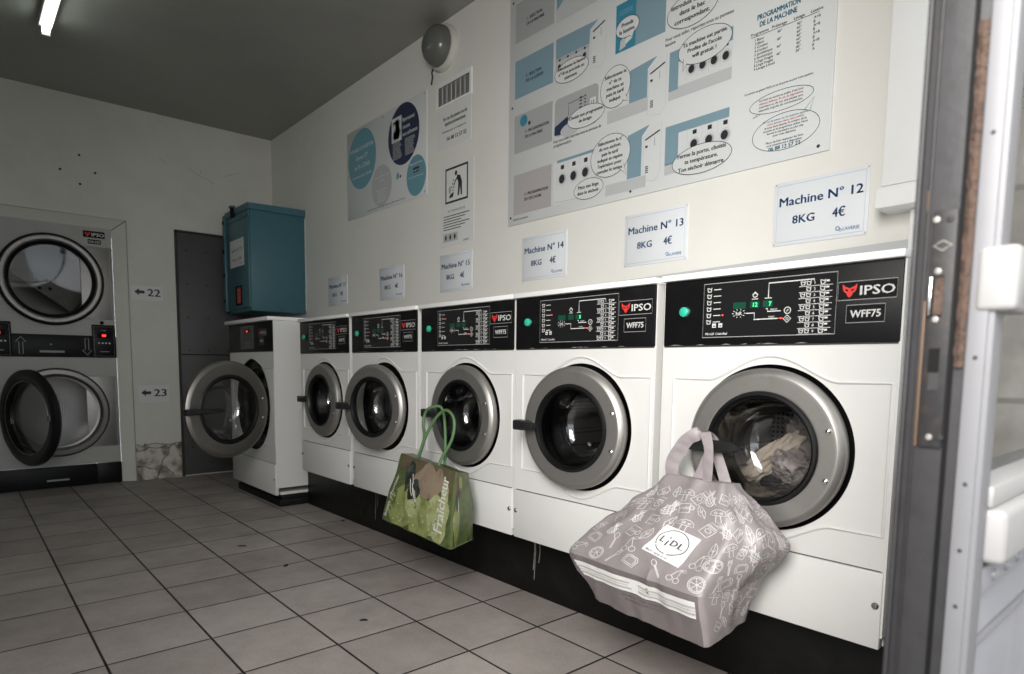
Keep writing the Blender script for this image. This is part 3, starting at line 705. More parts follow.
m.ring(F, 1.469, .214, .116, .036, .0018, 'ink_black', .001); m.stroke(F, [(1.385, .188), (1.367, .178), (1.395, .184)], .0016, 'ink_black', .001)
for i, (t, c) in enumerate((('Ce local est ouvert au public, il est sous', 'ink_black'), ('vidéosurveillance. En cas de dégradation', 'ink_red'), ('volontaire ou de vol, une plainte sera', 'ink_black'), ('déposée auprès du commissariat.', 'ink_black'))): m.text(F, t, 1.469, .229 - i * .0115, .0105, c, .0012, 'C', .16)
m.ring(F, 1.49, .103, .121, .064, .0018, 'ink_black', .001); m.stroke(F, [(1.555, .155), (1.59, .192), (1.575, .148)], .0016, 'ink_black', .001)
for i, (t, c) in enumerate((('En cas de panne ou de question appelez', 'ink_teal'), ('notre service client, sans oublier', 'ink_red'), ('le nom de la laverie, le numéro de la', 'ink_black'), ('machine et le programme utilisé. Nous', 'ink_black'), ('ferons le nécessaire au plus vite', 'ink_black'), ('pour vous dépanner.', 'ink_black'), (' ', 'ink_black'), ('Merci de bien respecter les lieux', 'ink_black'), ('et le matériel mis à disposition.', 'ink_black'))):
    m.text(F, t, 1.49, .147 - i * .0108, .0102, c, .0012, 'C', None)
for d in (0, .0008): m.text(F, '06 88 12 57 22', 1.49 + d, .044, .019, 'ink_teal', .0012, 'C', .115)
m.build('board', root)
for a, b in ((.025, 1.12), (.025, .60), (.022, .04), (.811, .025), (1.61, .021), (.811, 1.135), (1.61, 1.12)):
    MB().lathe(F.p(a, b, 0), F.n, [(.006, 0), (.005, .002), (0, .0025)], 'ink_black', 12).build('screw', root)

# ------------------------------------------------------------------ opening-hours poster
Y0, Z0, BW, BH = 3.355, 2.046, 1.043, .626
root = thing('opening_hours_poster', (XW, 2.83, Z0), 'white opening-hours poster with blue, navy and grey discs near the corner', 'sign')
x = XW - .006
m = MB().box(x, XW, Y0 - BW, Y0, Z0, Z0 + BH, 'board_white', .001); F = FWALL(Y0, Z0, x)
m.ell(F, .224, .401, .200, .207, 'ink_teal_pale'); m.ell(F, .775, .430, .188, .192, 'ink_navy'); m.ell(F, .495, .161, .134, .138, 'ink_pale'); m.ell(F, .925, .138, .112, .126, 'ink_teal_pale')
for i, (t, s) in enumerate((("HORAIRES D'OUVERTURE", .036), ('Ouvert 7/7', .042), ('de 7h à 22h00', .042), ('(dernière lessive 20h30)', .026))): m.text(F, t, .224, .465 - i * .062, s, 'board_white', .001, 'C', (.33, .17, .22, .27)[i])
m.rect(F, .632, .40, .755, .555, 'board_white', .001)
for k in range(14): m.rect(F, .64 + .1 * random.random(), .41 + .13 * random.random(), .655 + .1 * random.random(), .415 + .13 * random.random(), 'ink_grey', .0014)
for i, t in enumerate(('Retrouvez', 'toutes', 'nos adresses')): m.text(F, t, .768, .505 - i * .045, .038, 'board_white', .001, 'L', (.14, .085, .17)[i])
for c in (0, 1):
    for k in range(13): m.rect(F, .645 + c * .15, .29 + k * .0085 - c * .0, .645 + c * .15 + .09 + .03 * random.random(), .2935 + k * .0085, 'ink_pale', .001)
for i, t in enumerate(('Au', 'commencement était', 'le linge')): m.text(F, t, .495, .245 - i * .028, .024, 'board_white', .001)
for k in range(5): m.rect(F, .43 + .01 * (k % 2), .13 - k * .018, .56 - .012 * (k % 3), .136 - k * .018, 'board_white', .001)
m.text(F, 'Retrouvez nous', .925, .208, .022, 'board_white', .001); m.rect(F, .89, .158, .96, .19, 'ink_navy', .001); m.text(F, 'facebook', .925, .166, .018, 'board_white', .0014); m.text(F, 'Nos sites internet et pages', .925, .13, .014, 'board_white', .001, 'C', .17)
m.ell(F, .705, .18, .018, .022, 'ink_teal_pale'); m.ell(F, .738, .172, .009, .01, 'ink_navy')
m.text(F, 'En cas de besoin, consultez le règlement affiché dans la laverie', .55, .020, .013, 'ink_black', .001, 'C', .48)
m.build('board', root)
for a, b in ((.02, .606), (.5215, .606), (1.023, .606), (.02, .313), (.02, .02), (.5215, .02), (1.023, .02)):
    MB().lathe(F.p(a, b, 0), F.n, [(.007, 0), (.006, .002), (0, .003)], 'ink_grey', 12).build('screw', root)

# ------------------------------------------------------------------ notices, vent and lamp on the right wall
m = MB(); x = XW - .002; m.box(x, XW, 1.872, 2.20, 2.268, 2.505, 'paper'); F = FWALL(2.20, 2.268, x)
for i, (t, w) in enumerate((('En cas de panne ou de', .23), ('dysfonctionnement', .20))):
    for d in (0, .001): m.text(F, t, .175 + d, .165 - i * .032, .03, 'ink_black', .0008, 'C', w)
m.text(F, "N'hésitez pas à contacter le", .165, .095, .018, 'ink_black', .0008, 'C', .23)
for d in (0, .0012): m.text(F, '06 88 12 57 22', .19 + d, .045, .03, 'ink_black', .0008, 'C', .19)
tag(m.build('notice_sheet', None, (XW, 2.03, 2.268)), 'paper breakdown notice with a phone number directly under the vent', 'notice')
m = MB(); m.box(x, XW, 1.845, 2.168, 1.932, 2.163, 'paper'); F = FWALL(2.168, 1.932, x)
m.stroke(F, [(.055, .02), (.265, .02), (.265, .212), (.055, .212)], .016, 'ink_black', .0008, True)
m.ell(F, .155, .178, .012, .014, 'ink_black')
m.poly(F, [(.165, .165), (.195, .16), (.212, .125), (.215, .045), (.203, .045), (.195, .10), (.185, .045), (.172, .045), (.178, .12), (.165, .145)], 'ink_black', .0009)
m.stroke(F, [(.172, .155), (.15, .135), (.135, .11)], .009, 'ink_black')
for a, b in ((.128, .135), (.118, .118), (.13, .095), (.11, .10), (.12, .08)): m.rect(F, a, b, a + .01, b + .009, 'ink_black', .0008)
m.poly(F, [(.085, .045), (.125, .045), (.135, .075), (.10, .065)], 'ink_black'); m.ell(F, .095, .09, .012, .022, 'ink_grey')
tag(m.build('notice_sheet', None, (XW, 2.0, 1.932)), 'paper pictogram of a stooping figure inside a black square frame', 'notice')
m = MB(); m.box(x, XW, 1.843, 2.167, 1.698, 1.930, 'paper'); F = FWALL(2.167, 1.698, x)
m.text(F, 'RECOMMANDATIONS', .16, .195, .02, 'ink_sky', .0008, 'C', .17)
for k in range(6): m.rect(F, .03, .172 - k * .0155, .285 - (k % 3) * .04, .177 - k * .0155, 'ink_black')
m.rect(F, .03, .025, .175, .075, 'ink_pale'); m.text(F, 'LAVERIE', .255, .012, .015, 'ink_blue')
for k in range(3): m.ell(F, .055 + k * .045, .05, .009, .016, 'ink_black', .0012, 16)
tag(m.build('notice_sheet', None, (XW, 2.0, 1.698)), 'paper sheet of printed instructions directly below the framed pictogram', 'notice')
root = thing('air_vent', (XW, 2.037, 2.51), 'white rectangular vent grille with dark slots below the round lamp', 'vent')
m = MB(); x = XW - .007
m.box(x, XW, 1.886, 2.192, 2.512, 2.528, 'white_trim').box(x, XW, 1.886, 2.192, 2.634, 2.660, 'white_trim').box(x, XW, 1.866, 1.886, 2.512, 2.66, 'white_trim').box(x, XW, 2.192, 2.212, 2.512, 2.66, 'white_trim')
m.build('frame', root)
MB().box(XW - .003, XW, 1.884, 2.194, 2.526, 2.636, 'matte_black').build('backing', root)
m = MB()
for k in range(1, 7): y = 1.886 + k * .306 / 7; m.box(XW - .0045, XW - .003, y - .002, y + .002, 2.527, 2.635, 'white_trim')
for k in range(1, 9): z = 2.527 + k * .012; m.box(XW - .0042, XW - .003, 1.886, 2.192, z - .0011, z + .0011, 'white_trim')
m.build('grille', root)
root = thing('bulkhead_lamp', (XW, 2.13, 2.845), 'round bulkhead lamp with a dark globe on the wall below the ceiling', 'lamp')
c = (XW, 2.13, 2.845)
MB().lathe(c, (-1, 0, 0), [(.128, 0), (.128, .022), (.122, .035), (.105, .04), (0, .04)], 'lamp_base', 48).build('base', root)
MB().lathe(c, (-1, 0, 0), [(.112, .038), (.113, .052), (.108, .075), (.094, .10), (.07, .12), (.036, .132), (0, .136)], 'lamp_globe', 48).build('globe', root)
tag(MB().tube([(XW - .006, 2.235, 2.775), (XW - .008, 2.255, 2.75), (XW - .006, 2.25, 2.72), (XW - .006, 2.262, 2.68)], .005, 'cable_black', 8).build('cable', None, (XW, 2.25, 2.7)), 'short dark cable hanging on the wall under the round lamp', 'cable')
# fluorescent light
root = thing('ceiling_light', (-1.19, 2.9, ZC), 'glowing fluorescent tube light on the ceiling', 'light')
MB().box(-1.225, -1.155, 2.43, 3.69, ZC - .045, ZC, 'fixture_white', .004).build('fixture', root)
MB().tube([(-1.19, 2.44, ZC - .068), (-1.19, 3.66, ZC - .068)], .021, 'tube_glow', 16).build('tube', root)
m = MB(); m.box(-1.212, -1.168, 3.655, 3.675, ZC - .095, ZC - .04, 'fixture_white', .003); m.build('lamp_holder', root)
m = MB(); m.box(-1.212, -1.168, 2.425, 2.445, ZC - .095, ZC - .04, 'fixture_white', .003); m.build('lamp_holder', root)

# ------------------------------------------------------------------ stacked tumble dryers
YD = YB + .040
root = thing('tumble_dryer', (-1.11, YD, 0), 'tall stacked double tumble dryer built into the back wall', 'tumble dryer')
def plate_hole(m, x0, x1, z0, z1, cx, cz, r, y, mt, n=96):
    vs, fs = [], []
    for k in range(n):
        t = 2 * pi * k / n; c, s = cos(t), sin(t)
        sc = min((x1 - cx) / c if c > 1e-6 else 9, (x0 - cx) / c if c < -1e-6 else 9, (z1 - cz) / s if s > 1e-6 else 9, (z0 - cz) / s if s < -1e-6 else 9)
        vs += [[cx + r * c, y, cz + r * s], [cx + sc * c, y, cz + sc * s]]
    for X in (x0, x1):
        for Z in (z0, z1):
            b = min(range(n), key=lambda k: (vs[2 * k + 1][0] - X) ** 2 + (vs[2 * k + 1][2] - Z) ** 2); vs[2 * b + 1] = [X, y, Z]
    for k in range(n):
        j = (k + 1) % n; fs.append([2 * k, 2 * k + 1, 2 * j + 1, 2 * j])
    m.add(vs, fs, mt)
XC, ZU, ZL = -1.105, 1.606, .590
m = MB(); plate_hole(m, -1.53, -.692, 1.19, 2.035, XC, ZU, .262, YD, 'dryer_grey'); plate_hole(m, -1.53, -.692, .17, 1.02, XC, ZL, .262, YD, 'dryer_grey')
m.box(-1.53, -.692, YD + .01, YD + .03, 1.0, 1.2, 'matte_black'); m.box(-1.53, -1.50, YD + .005, YD + .7, 0, 2.03, 'matte_black'); m.box(-.72, -.692, YD + .005, YD + .7, 0, 2.03, 'matte_black')
m.build('front_panel', root)
for z in (ZU, ZL):
    m = MB().lathe((XC, YD, z), (0, 1, 0), [(.262, 0), (.262, .06), (.33, .07), (.33, .62), (0, .63)], 'drum_steel', 64); m.build('drum', root)
    hz = .285
    m = MB().box(-.915, -.708, YD - .010, YD, z - hz, z + hz - .005, 'dryer_steel', .003); m.stroke(Frame((0, YD - .0102, 0), (1, 0, 0), (0, 0, 1)), [(-.905, z - hz + .006), (-.714, z - hz + .006), (-.714, z + hz - .012), (-.905, z + hz - .012)], .004, 'ink_grey', .0006)
    hp = m.build('hinge_plate', root)
    MB().tube([(-.700, YD - .012, z - .28), (-.700, YD - .012, z + .28)], .006, 'chrome', 8).build('hinge_rod', root)
def dryer_door(z, sub, ymir=1):
    o = (XC, YD - .012, z)
    d = MB().lathe(o, (0, -1, 0), [(.345, 0), (.345, .018), (.338, .028), (.330, .032), (.322, .028), (.262, .0), (.345, 0)], 'rubber', 80)
    if sub: d.lathe(o, (0, -1, 0), [(.330, .030), (.322, .040), (.300, .042), (.290, .036), (.286, .026)], 'dryer_steel', 80)
    return d, o
d, o = dryer_door(ZU, True); dr = d.build('door', root, (XC + .34, YD - .012, ZU))
MB().lathe(o, (0, -1, 0), [(.290, .030), (.275, .016), (.265, -.03), (.15, -.045), (0, -.05)], 'dryer_glass', 72).build('glass', dr)
MB().lathe(o, (0, -1, 0), [(.291, .028), (.282, .031), (.272, .022), (.268, .0)], 'rubber', 72).build('gasket', dr)
# slanting perforated vane across the upper drum, with its four bolt holes
yv = YD + .30
m = MB(); c = V((-1.155, yv, 1.615)); u = V((.80, 0, -.60)); w = V((.60, 0, .80))
m.add([c - u * .17 - w * .062, c + u * .30 - w * .062, c + u * .30 + w * .062, c - u * .17 + w * .062, c - u * .17 - w * .062 + V((0, .03, 0)), c + u * .30 - w * .062 + V((0, .03, 0)), c + u * .30 + w * .062 + V((0, .03, 0)), c - u * .17 + w * .062 + V((0, .03, 0))], [[0, 1, 2, 3], [7, 6, 5, 4], [0, 4, 5, 1], [1, 5, 6, 2], [2, 6, 7, 3], [3, 7, 4, 0]], 'dryer_steel')
Fv = Frame(c, u, w)
for a, b in ((.0, .04), (-.0, -.04), (.055, 0), (-.055, 0)): m.ell(Fv, a + .03, b, .013, .013, 'matte_black', .002, 16)
m.build('drum_vane', root)
# lower machine: steel surround, loose black door swung open on the left
o = (XC, YD - .012, ZL)
MB().lathe(o, (0, -1, 0), [(.338, 0), (.338, .012), (.330, .022), (.300, .026), (.288, .018), (.278, .004), (.262, 0)], 'dryer_steel', 80).build('porthole_ring', root)
MB().lathe(o, (0, -1, 0), [(.345, -.002), (.345, .006), (.336, .008)], 'rubber', 80).build('porthole_seal', root)
hx = XC - .335
d = MB().lathe((XC, YD - .012, ZL - .012), (0, -1, 0), [(.262, 0), (.258, .02), (.275, .034), (.32, .040), (.345, .030), (.348, .0), (.33, -.02), (.28, -.02), (.262, 0)], 'rubber', 80)
dr = d.build('door', root, (hx, YD - .012, ZL))
MB().lathe((XC, YD - .012, ZL - .012), (0, -1, 0), [(.264, .01), (.255, -.02), (.15, -.04), (0, -.045)], 'dryer_glass', 64).build('glass', dr)
MB().lathe((XC, YD - .012, ZL - .012), (0, -1, 0), [(.268, .030), (.266, .036), (.262, .034)], 'dryer_steel', 80).build('inner_rim', dr)
MB().box(XC + .275, XC + .30, YD - .06, YD - .045, ZL - .02, ZL + .02, 'dryer_steel', .003).build('latch', dr)
dr.rotation_euler.z = R(-66)
# control strips
m = MB().box(-1.53, -.692, YD - .010, YD + .01, 1.018, 1.188, 'panel_black', .003); Fd = Frame((0, YD - .010, 0), (1, 0, 0), (0, 0, 1))
for cx, up in ((-1.318, 1), (-.895, -1)):
    k = lambda z: 1.103 + up * (z - 1.103)
    m.stroke(Fd, [(cx - .012, k(1.04)), (cx - .012, k(1.13)), (cx - .032, k(1.13)), (cx, k(1.168)), (cx + .032, k(1.13)), (cx + .012, k(1.13)), (cx + .012, k(1.04))], .005, 'print_grey', .0008, True)
m.rect(Fd, -1.205, 1.052, -1.045, 1.068, 'print_grey'); m.ell(Fd, -1.13, 1.115, .006, .006, 'print_grey', .0008, 10)
m.build('control_strip', root)
for xa, xb in ((-1.528, -1.372), (-.858, -.696)):
    m = MB().box(xa, xb, YD - .020, YD - .008, 1.018, 1.278, 'panel_black', .004); Fd = Frame((xa, YD - .020, 1.018), (1, 0, 0), (0, 0, 1)); w = xb - xa
    m.stroke(Fd, [(.012, .012), (w - .012, .012), (w - .012, .245), (.012, .245)], .002, 'print_grey', .0006, True)
    m.rect(Fd, .035, .155, w - .035, .20, 'matte_black', .0007); m.text(Fd, '88', w / 2, .165, .03, 'led_red', .001)
    for i in range(4): m.ell(Fd, .045 + i * .024, .115, .007, .006, 'print_white', .0008, 12)
    m.text(Fd, 'START', w / 2, .212, .012, 'print_grey', .0008); m.rect(Fd, .05, .045, w - .05, .05, 'print_grey'); m.build('payment_panel', root)
MB().lathe((-.785, YD, 1.295), (0, -1, 0), [(.014, 0), (.014, .008), (.008, .012), (0, .012)], 'matte_black', 20).build('lock', root)
m = MB().box(-1.53, -.866, YD - .012, YD + .02, 0, .168, 'panel_black', .003).box(-.864, -.692, YD - .012, YD + .02, 0, .168, 'panel_black', .003); Fd = Frame((0, YD - .012, 0), (1, 0, 0), (0, 0, 1))
m.rect(Fd, -1.205, .053, -1.058, .066, 'print_grey'); m.build('base_panel', root)
m = MB(); F = Frame((-.885, YD, 1.955), (1, 0, 0), (0, 0, 1)); badge(m, F, .148, .052); m.build('brand_badge', root)
F = Frame((-.855, YD, 1.908), (1, 0, 0), (0, 0, 1)); m = MB(); m.rect(F, 0, 0, .09, .034, 'panel_black'); m.text(F, 'DR335', .045, .009, .022, 'print_white', .001, 'C', .075); m.build('model_badge', root)

# number sheets on the back wall
def num_sheet(x0, z0, W, H, n, label):
    m = MB().box(x0, x0 + W, YB - .002, YB, z0, z0 + H, 'paper', 0); F = FBACK(x0, z0, YB - .002)
    b = H * .56
    m.poly(F, [(.02, b), (.055, b + .028), (.055, b + .012), (.095, b + .012), (.095, b - .012), (.055, b - .012), (.055, b - .028)], 'ink_black', .0008)
    for d in (0, .0015): m.text(F, n, .165 + d, b - .03, .085, 'ink_black', .0008, 'C', .095)
    tag(m.build('number_sheet', None, (x0 + W / 2, YB, z0)), label, 'sign', 'number sheets beside the dryers')
num_sheet(-.572, 1.492, .232, .118, '22', 'paper sheet with a left arrow and number 22')
num_sheet(-.553, .650, .236, .145, '23', 'paper sheet with a left arrow and number 23')

# ------------------------------------------------------------------ teal steel cabinet on the wall
root = thing('wall_cabinet', (.37, 4.41, 1.41), 'teal-blue steel cabinet high in the corner above the open washer', 'cabinet')
m = MB().box(.150, XW, 4.127, 4.66, 1.407, 2.205, 'blue_paint', .004)
m.add([(.135, 4.118, 2.205), (.135, 4.67, 2.205), (XW, 4.67, 2.205), (XW, 4.118, 2.205), (.128, 4.116, 2.250), (.128, 4.672, 2.250), (XW, 4.672, 2.262), (XW, 4.116, 2.262)], [[3, 2, 1, 0], [4, 5, 6, 7], [0, 1, 5, 4], [1, 2, 6, 5], [2, 3, 7, 6], [3, 0, 4, 7]], 'blue_paint')
m.box(.604, XW, 4.123, 4.127, 1.43, 2.19, 'lamp_base')
m.build('body', root)
m = MB().box(.134, .150, 4.132, 4.655, 1.435, 2.148, 'blue_paint', .004); m.box(.136, .150, 4.132, 4.655, 2.153, 2.2, 'blue_paint', .003)
dr = m.build('door', root)
m = MB().box(.118, .150, 4.655, 4.700, 1.425, 2.235, 'blue_paint', .006)
for z in (1.5, 1.72, 1.92, 2.16): m.box(.112, .12, 4.668, 4.69, z, z + .03, 'matte_black', .002)
m.build('hinge_flange', root)
m = MB().box(.11, .14, 4.44, 4.475, 2.185, 2.262, 'matte_black', .006).box(.105, .145, 4.43, 4.49, 2.262, 2.278, 'blue_paint', .004); m.build('latch', root)
m = MB().box(.130, .136, 4.298, 4.452, 1.462, 1.622, 'matte_black', .002); F = Frame((.130, 4.452, 1.462), (0, -1, 0), (0, 0, 1))
m.rect(F, .045, .015, .135, .145, 'logo_red'); 
for k in range(4): m.rect(F, .06, .03 + k * .028, .12, .04 + k * .028, 'print_grey', .001)
m.build('coin_slot', dr)
m = MB().box(.1315, .1335, 4.232, 4.562, 1.779, 2.0, 'paper'); F = Frame((.1315, 4.562, 1.779), (0, -1, 0), (0, 0, 1))
m.text(F, 'Séchoir N° 18', .165, .125, .04, 'ink_blue', .0008, 'C', .25); m.text(F, '4 mn  0,50', .165, .05, .036, 'ink_blue', .0008, 'C', .23); m.text(F, 'LAVERIE', .26, .015, .016, 'ink_blue', .0008)
tag(m.build('notice_sheet', None, (.1315, 4.4, 1.779)), 'white price notice stuck on the teal cabinet door', 'notice')

# ------------------------------------------------------------------ bags
class Skin:
    """grid over a bag: t runs 0..4 round the four sides, v runs 0..1 upwards through the given corner loops"""
    def __init__(s, loops, nt=26, nv=14, smooth=3, wr=.008, seed=1., freq=7., vstretch=.5, bulge=None):
        s.N = 4 * nt; s.nt = nt; s.rows = []; s.marks = [0]
        for i in range(len(loops) - 1):
            for k in range(nv if i < len(loops) - 2 else nv + 1):
                f = k / nv; c = [V(loops[i][q]).lerp(V(loops[i + 1][q]), f) for q in range(4)]
                s.rows.append([c[q].lerp(c[(q + 1) % 4], j / nt) for q in range(4) for j in range(nt)])
            s.marks.append((i + 1) * nv)
        M = len(s.rows)
        for _ in range(smooth):
            new = [[p.copy() for p in r] for r in s.rows]
            for i in range(M):
                for j in range(s.N):
                    a = (s.rows[i][j - 1] + s.rows[i][(j + 1) % s.N]) / 2
                    if 0 < i < M - 1: a = a * .5 + (s.rows[i - 1][j] + s.rows[i + 1][j]) * .25
                    new[i][j] = s.rows[i][j].lerp(a, .6)
            s.rows = new
        nr = s.normals(); out = [[p.copy() for p in r] for r in s.rows]
        for i in range(M):
            for j in range(s.N):
                p = s.rows[i][j]; q = V((p.x, p.y, p.z * vstretch)) * freq + V((seed, seed, 0)); q += noise.noise_vector(q * .7) * .6
                d = (1 - 2 * abs(noise.noise(q))) * wr + noise.noise(q * 2.7) * wr * .5
                if bulge: d += bulge(j / nt, i / (M - 1))
                out[i][j] = p + nr[i][j] * d
        s.rows = out; s.nr = s.normals()
    def normals(s):
        M = len(s.rows); out = []
        for i in range(M):
            r = []
            for j in range(s.N):
                a = s.rows[i][(j + 1) % s.N] - s.rows[i][j - 1]; b = s.rows[min(i + 1, M - 1)][j] - s.rows[max(i - 1, 0)][j]
                n = a.cross(b); r.append(n.normalized() if n.length > 1e-9 else V((0, 0, 1)))
            out.append(r)
        return out
    def at(s, t, v, h=0.):
        x = (t * s.nt) % s.N; y = max(0, min(v, 1)) * (len(s.rows) - 1); i = min(int(y), len(s.rows) - 2); j = int(x) % s.N; k = (j + 1) % s.N; fx, fy = x - int(x), y - i
        def bl(g): return g[i][j].lerp(g[i][k], fx).lerp(g[i + 1][j].lerp(g[i + 1][k], fx), fy)
        return bl(s.rows) + bl(s.nr).normalized() * h
    def faces(s, m, mt, v0=0., v1=1., t0=0., t1=4.):
        M = len(s.rows); a, b = round(v0 * (M - 1)), round(v1 * (M - 1)); vs, fs = [], []
        for i in range(a, b + 1): vs += s.rows[i]
        for i in range(b - a):
            for j in range(round(t0 * s.nt), round(t1 * s.nt)): k = (j + 1) % s.N; fs.append([i * s.N + j, i * s.N + k, (i + 1) * s.N + k, (i + 1) * s.N + j])
        m.add(vs, fs, mt, True)
        for r, e in ((a, 0), (b, M - 1)):
            if r == e and t1 == 4.:
                c = sum(s.rows[r], V()) / s.N; vv = s.rows[r] + [c]; m.add(vv, [[j, (j + 1) % s.N, s.N] for j in range(s.N)], mt, True)
class SkinFrame:                                # a drawing frame wrapped on the bag: a, b in metres about (t0, v0)
    def __init__(s, sk, t0, v0, wt, hv, rot=0.): s.sk, s.t0, s.v0, s.wt, s.hv, s.c, s.d = sk, t0, v0, wt, hv, cos(rot), sin(rot)
    def p(s, a, b, h=0): x, y = a * s.c - b * s.d, a * s.d + b * s.c; return s.sk.at(s.t0 + x / s.wt, s.v0 + y / s.hv, h)
def dense(pts, closed=False, step=.012):
    out = []; N = len(pts)
    for i in range(N if closed else N - 1):
        a, b = V(pts[i]), V(pts[(i + 1) % N]); n = max(1, int((b - a).length / step))
        out += [tuple(a.lerp(b, k / n)) for k in range(n)]
    if not closed: out.append(tuple(pts[-1]))
    return out
def patch(m, F, a0, b0, a1, b1, mt, h=.0015, n=8):
    vs = [F.p(a0 + (a1 - a0) * i / n, b0 + (b1 - b0) * j / n, h) for j in range(n + 1) for i in range(n + 1)]
    m.add(vs, [[j * (n + 1) + i, j * (n + 1) + i + 1, (j + 1) * (n + 1) + i + 1, (j + 1) * (n + 1) + i] for j in range(n) for i in range(n)], mt, True)
def blob(m, F, a, b, ra, rb, mt, h=.0015, seed=0., wob=.2, rings=5, n=28):
    vs = [F.p(a, b, h)]; fs = []
    for r in range(1, rings + 1):
        for k in range(n):
            t = 2 * pi * k / n; q = (r / rings) * (1 + wob * noise.noise(V((cos(t) * 1.6 + seed, sin(t) * 1.6, seed))) * 1.6)
            vs.append(F.p(a + ra * q * cos(t), b + rb * q * sin(t), h))
    for k in range(n): fs.append([0, 1 + k, 1 + (k + 1) % n])
    for r in range(rings - 1):
        for k in range(n): fs.append([1 + r * n + k, 1 + (r + 1) * n + k, 1 + (r + 1) * n + (k + 1) % n, 1 + r * n + (k + 1) % n])
    m.add(vs, fs, mt, True)
def ribbon(m, pts, width, mt, thick=.003, wdirs=None, sub=6):
    pts = [V(p) for p in pts]; P, Wd = [], []
    for i in range(len(pts) - 1):
        p0, p1, p2, p3 = pts[max(i - 1, 0)], pts[i], pts[i + 1], pts[min(i + 2, len(pts) - 1)]
        for k in range(sub):
            t = k / sub; P.append(.5 * ((2 * p1) + (p2 - p0) * t + (2 * p0 - 5 * p1 + 4 * p2 - p3) * t * t + (3 * p1 - p0 - 3 * p2 + p3) * t ** 3))
            Wd.append(V(wdirs[i]).lerp(V(wdirs[i + 1]), t))
    P.append(pts[-1]); Wd.append(V(wdirs[-1])); vs, fs = [], []; N = len(P)
    for i in range(N):
        d = (P[min(i + 1, N - 1)] - P[max(i - 1, 0)]).normalized(); w = (Wd[i] - d * Wd[i].dot(d)).normalized(); n = d.cross(w)
        crease = .0015 * sin(i * 1.7)
        for a, b in ((-1, 0), (-.4, .6), (.4, .6), (1, 0), (.4, -.6), (-.4, -.6)): vs.append(P[i] + w * a * width / 2 + n * (b * thick + crease * (abs(a) < .9)))
    for i in range(N - 1):
        for k in range(6): fs.append([i * 6 + k, i * 6 + (k + 1) % 6, (i + 1) * 6 + (k + 1) % 6, (i + 1) * 6 + k])
    m.add(vs, fs, mt, True)

# ---- grey insulated shopping bag on the nearest washer
root = thing('shopping_bag', (-.18, 0, .28), 'grey printed shopping bag hanging on the door handle of the nearest washer', 'bag')
LP = [  # corners: front-left, front-right, back-right, back-left
    [(-.245, .135, .278), (-.295, -.258, .282), (-.115, -.262, .318), (-.10, .14, .30)],
    [(-.250, .262, .402), (-.300, -.236, .405), (-.082, -.300, .440), (-.085, .245, .43)],
    [(-.190, .160, .520), (-.215, -.250, .545), (-.080, -.365, .528), (-.085, .150, .53)],
    [(-.110, -.012, .668), (-.140, -.195, .672), (-.090, -.215, .668), (-.085, -.010, .668)]]
def bl(t, v):
    f = max(0, 1 - abs(t - .5) * 2) if t < 1 else (max(0, 1 - abs(t - 1.5) * 2) if t < 2 else 0)
    return .022 * f * max(0, sin(pi * min(1, max(0, (v - .3) / .7))))
sk = Skin(LP, 30, 14, 3, .0105, 2.3, 9., .6, bl)
m = MB(); sk.faces(m, 'bag_grey', 1 / 3, 1.); sk.faces(m, 'bag_grey', 0, 1 / 3, 1.)
rng = random.Random(5)
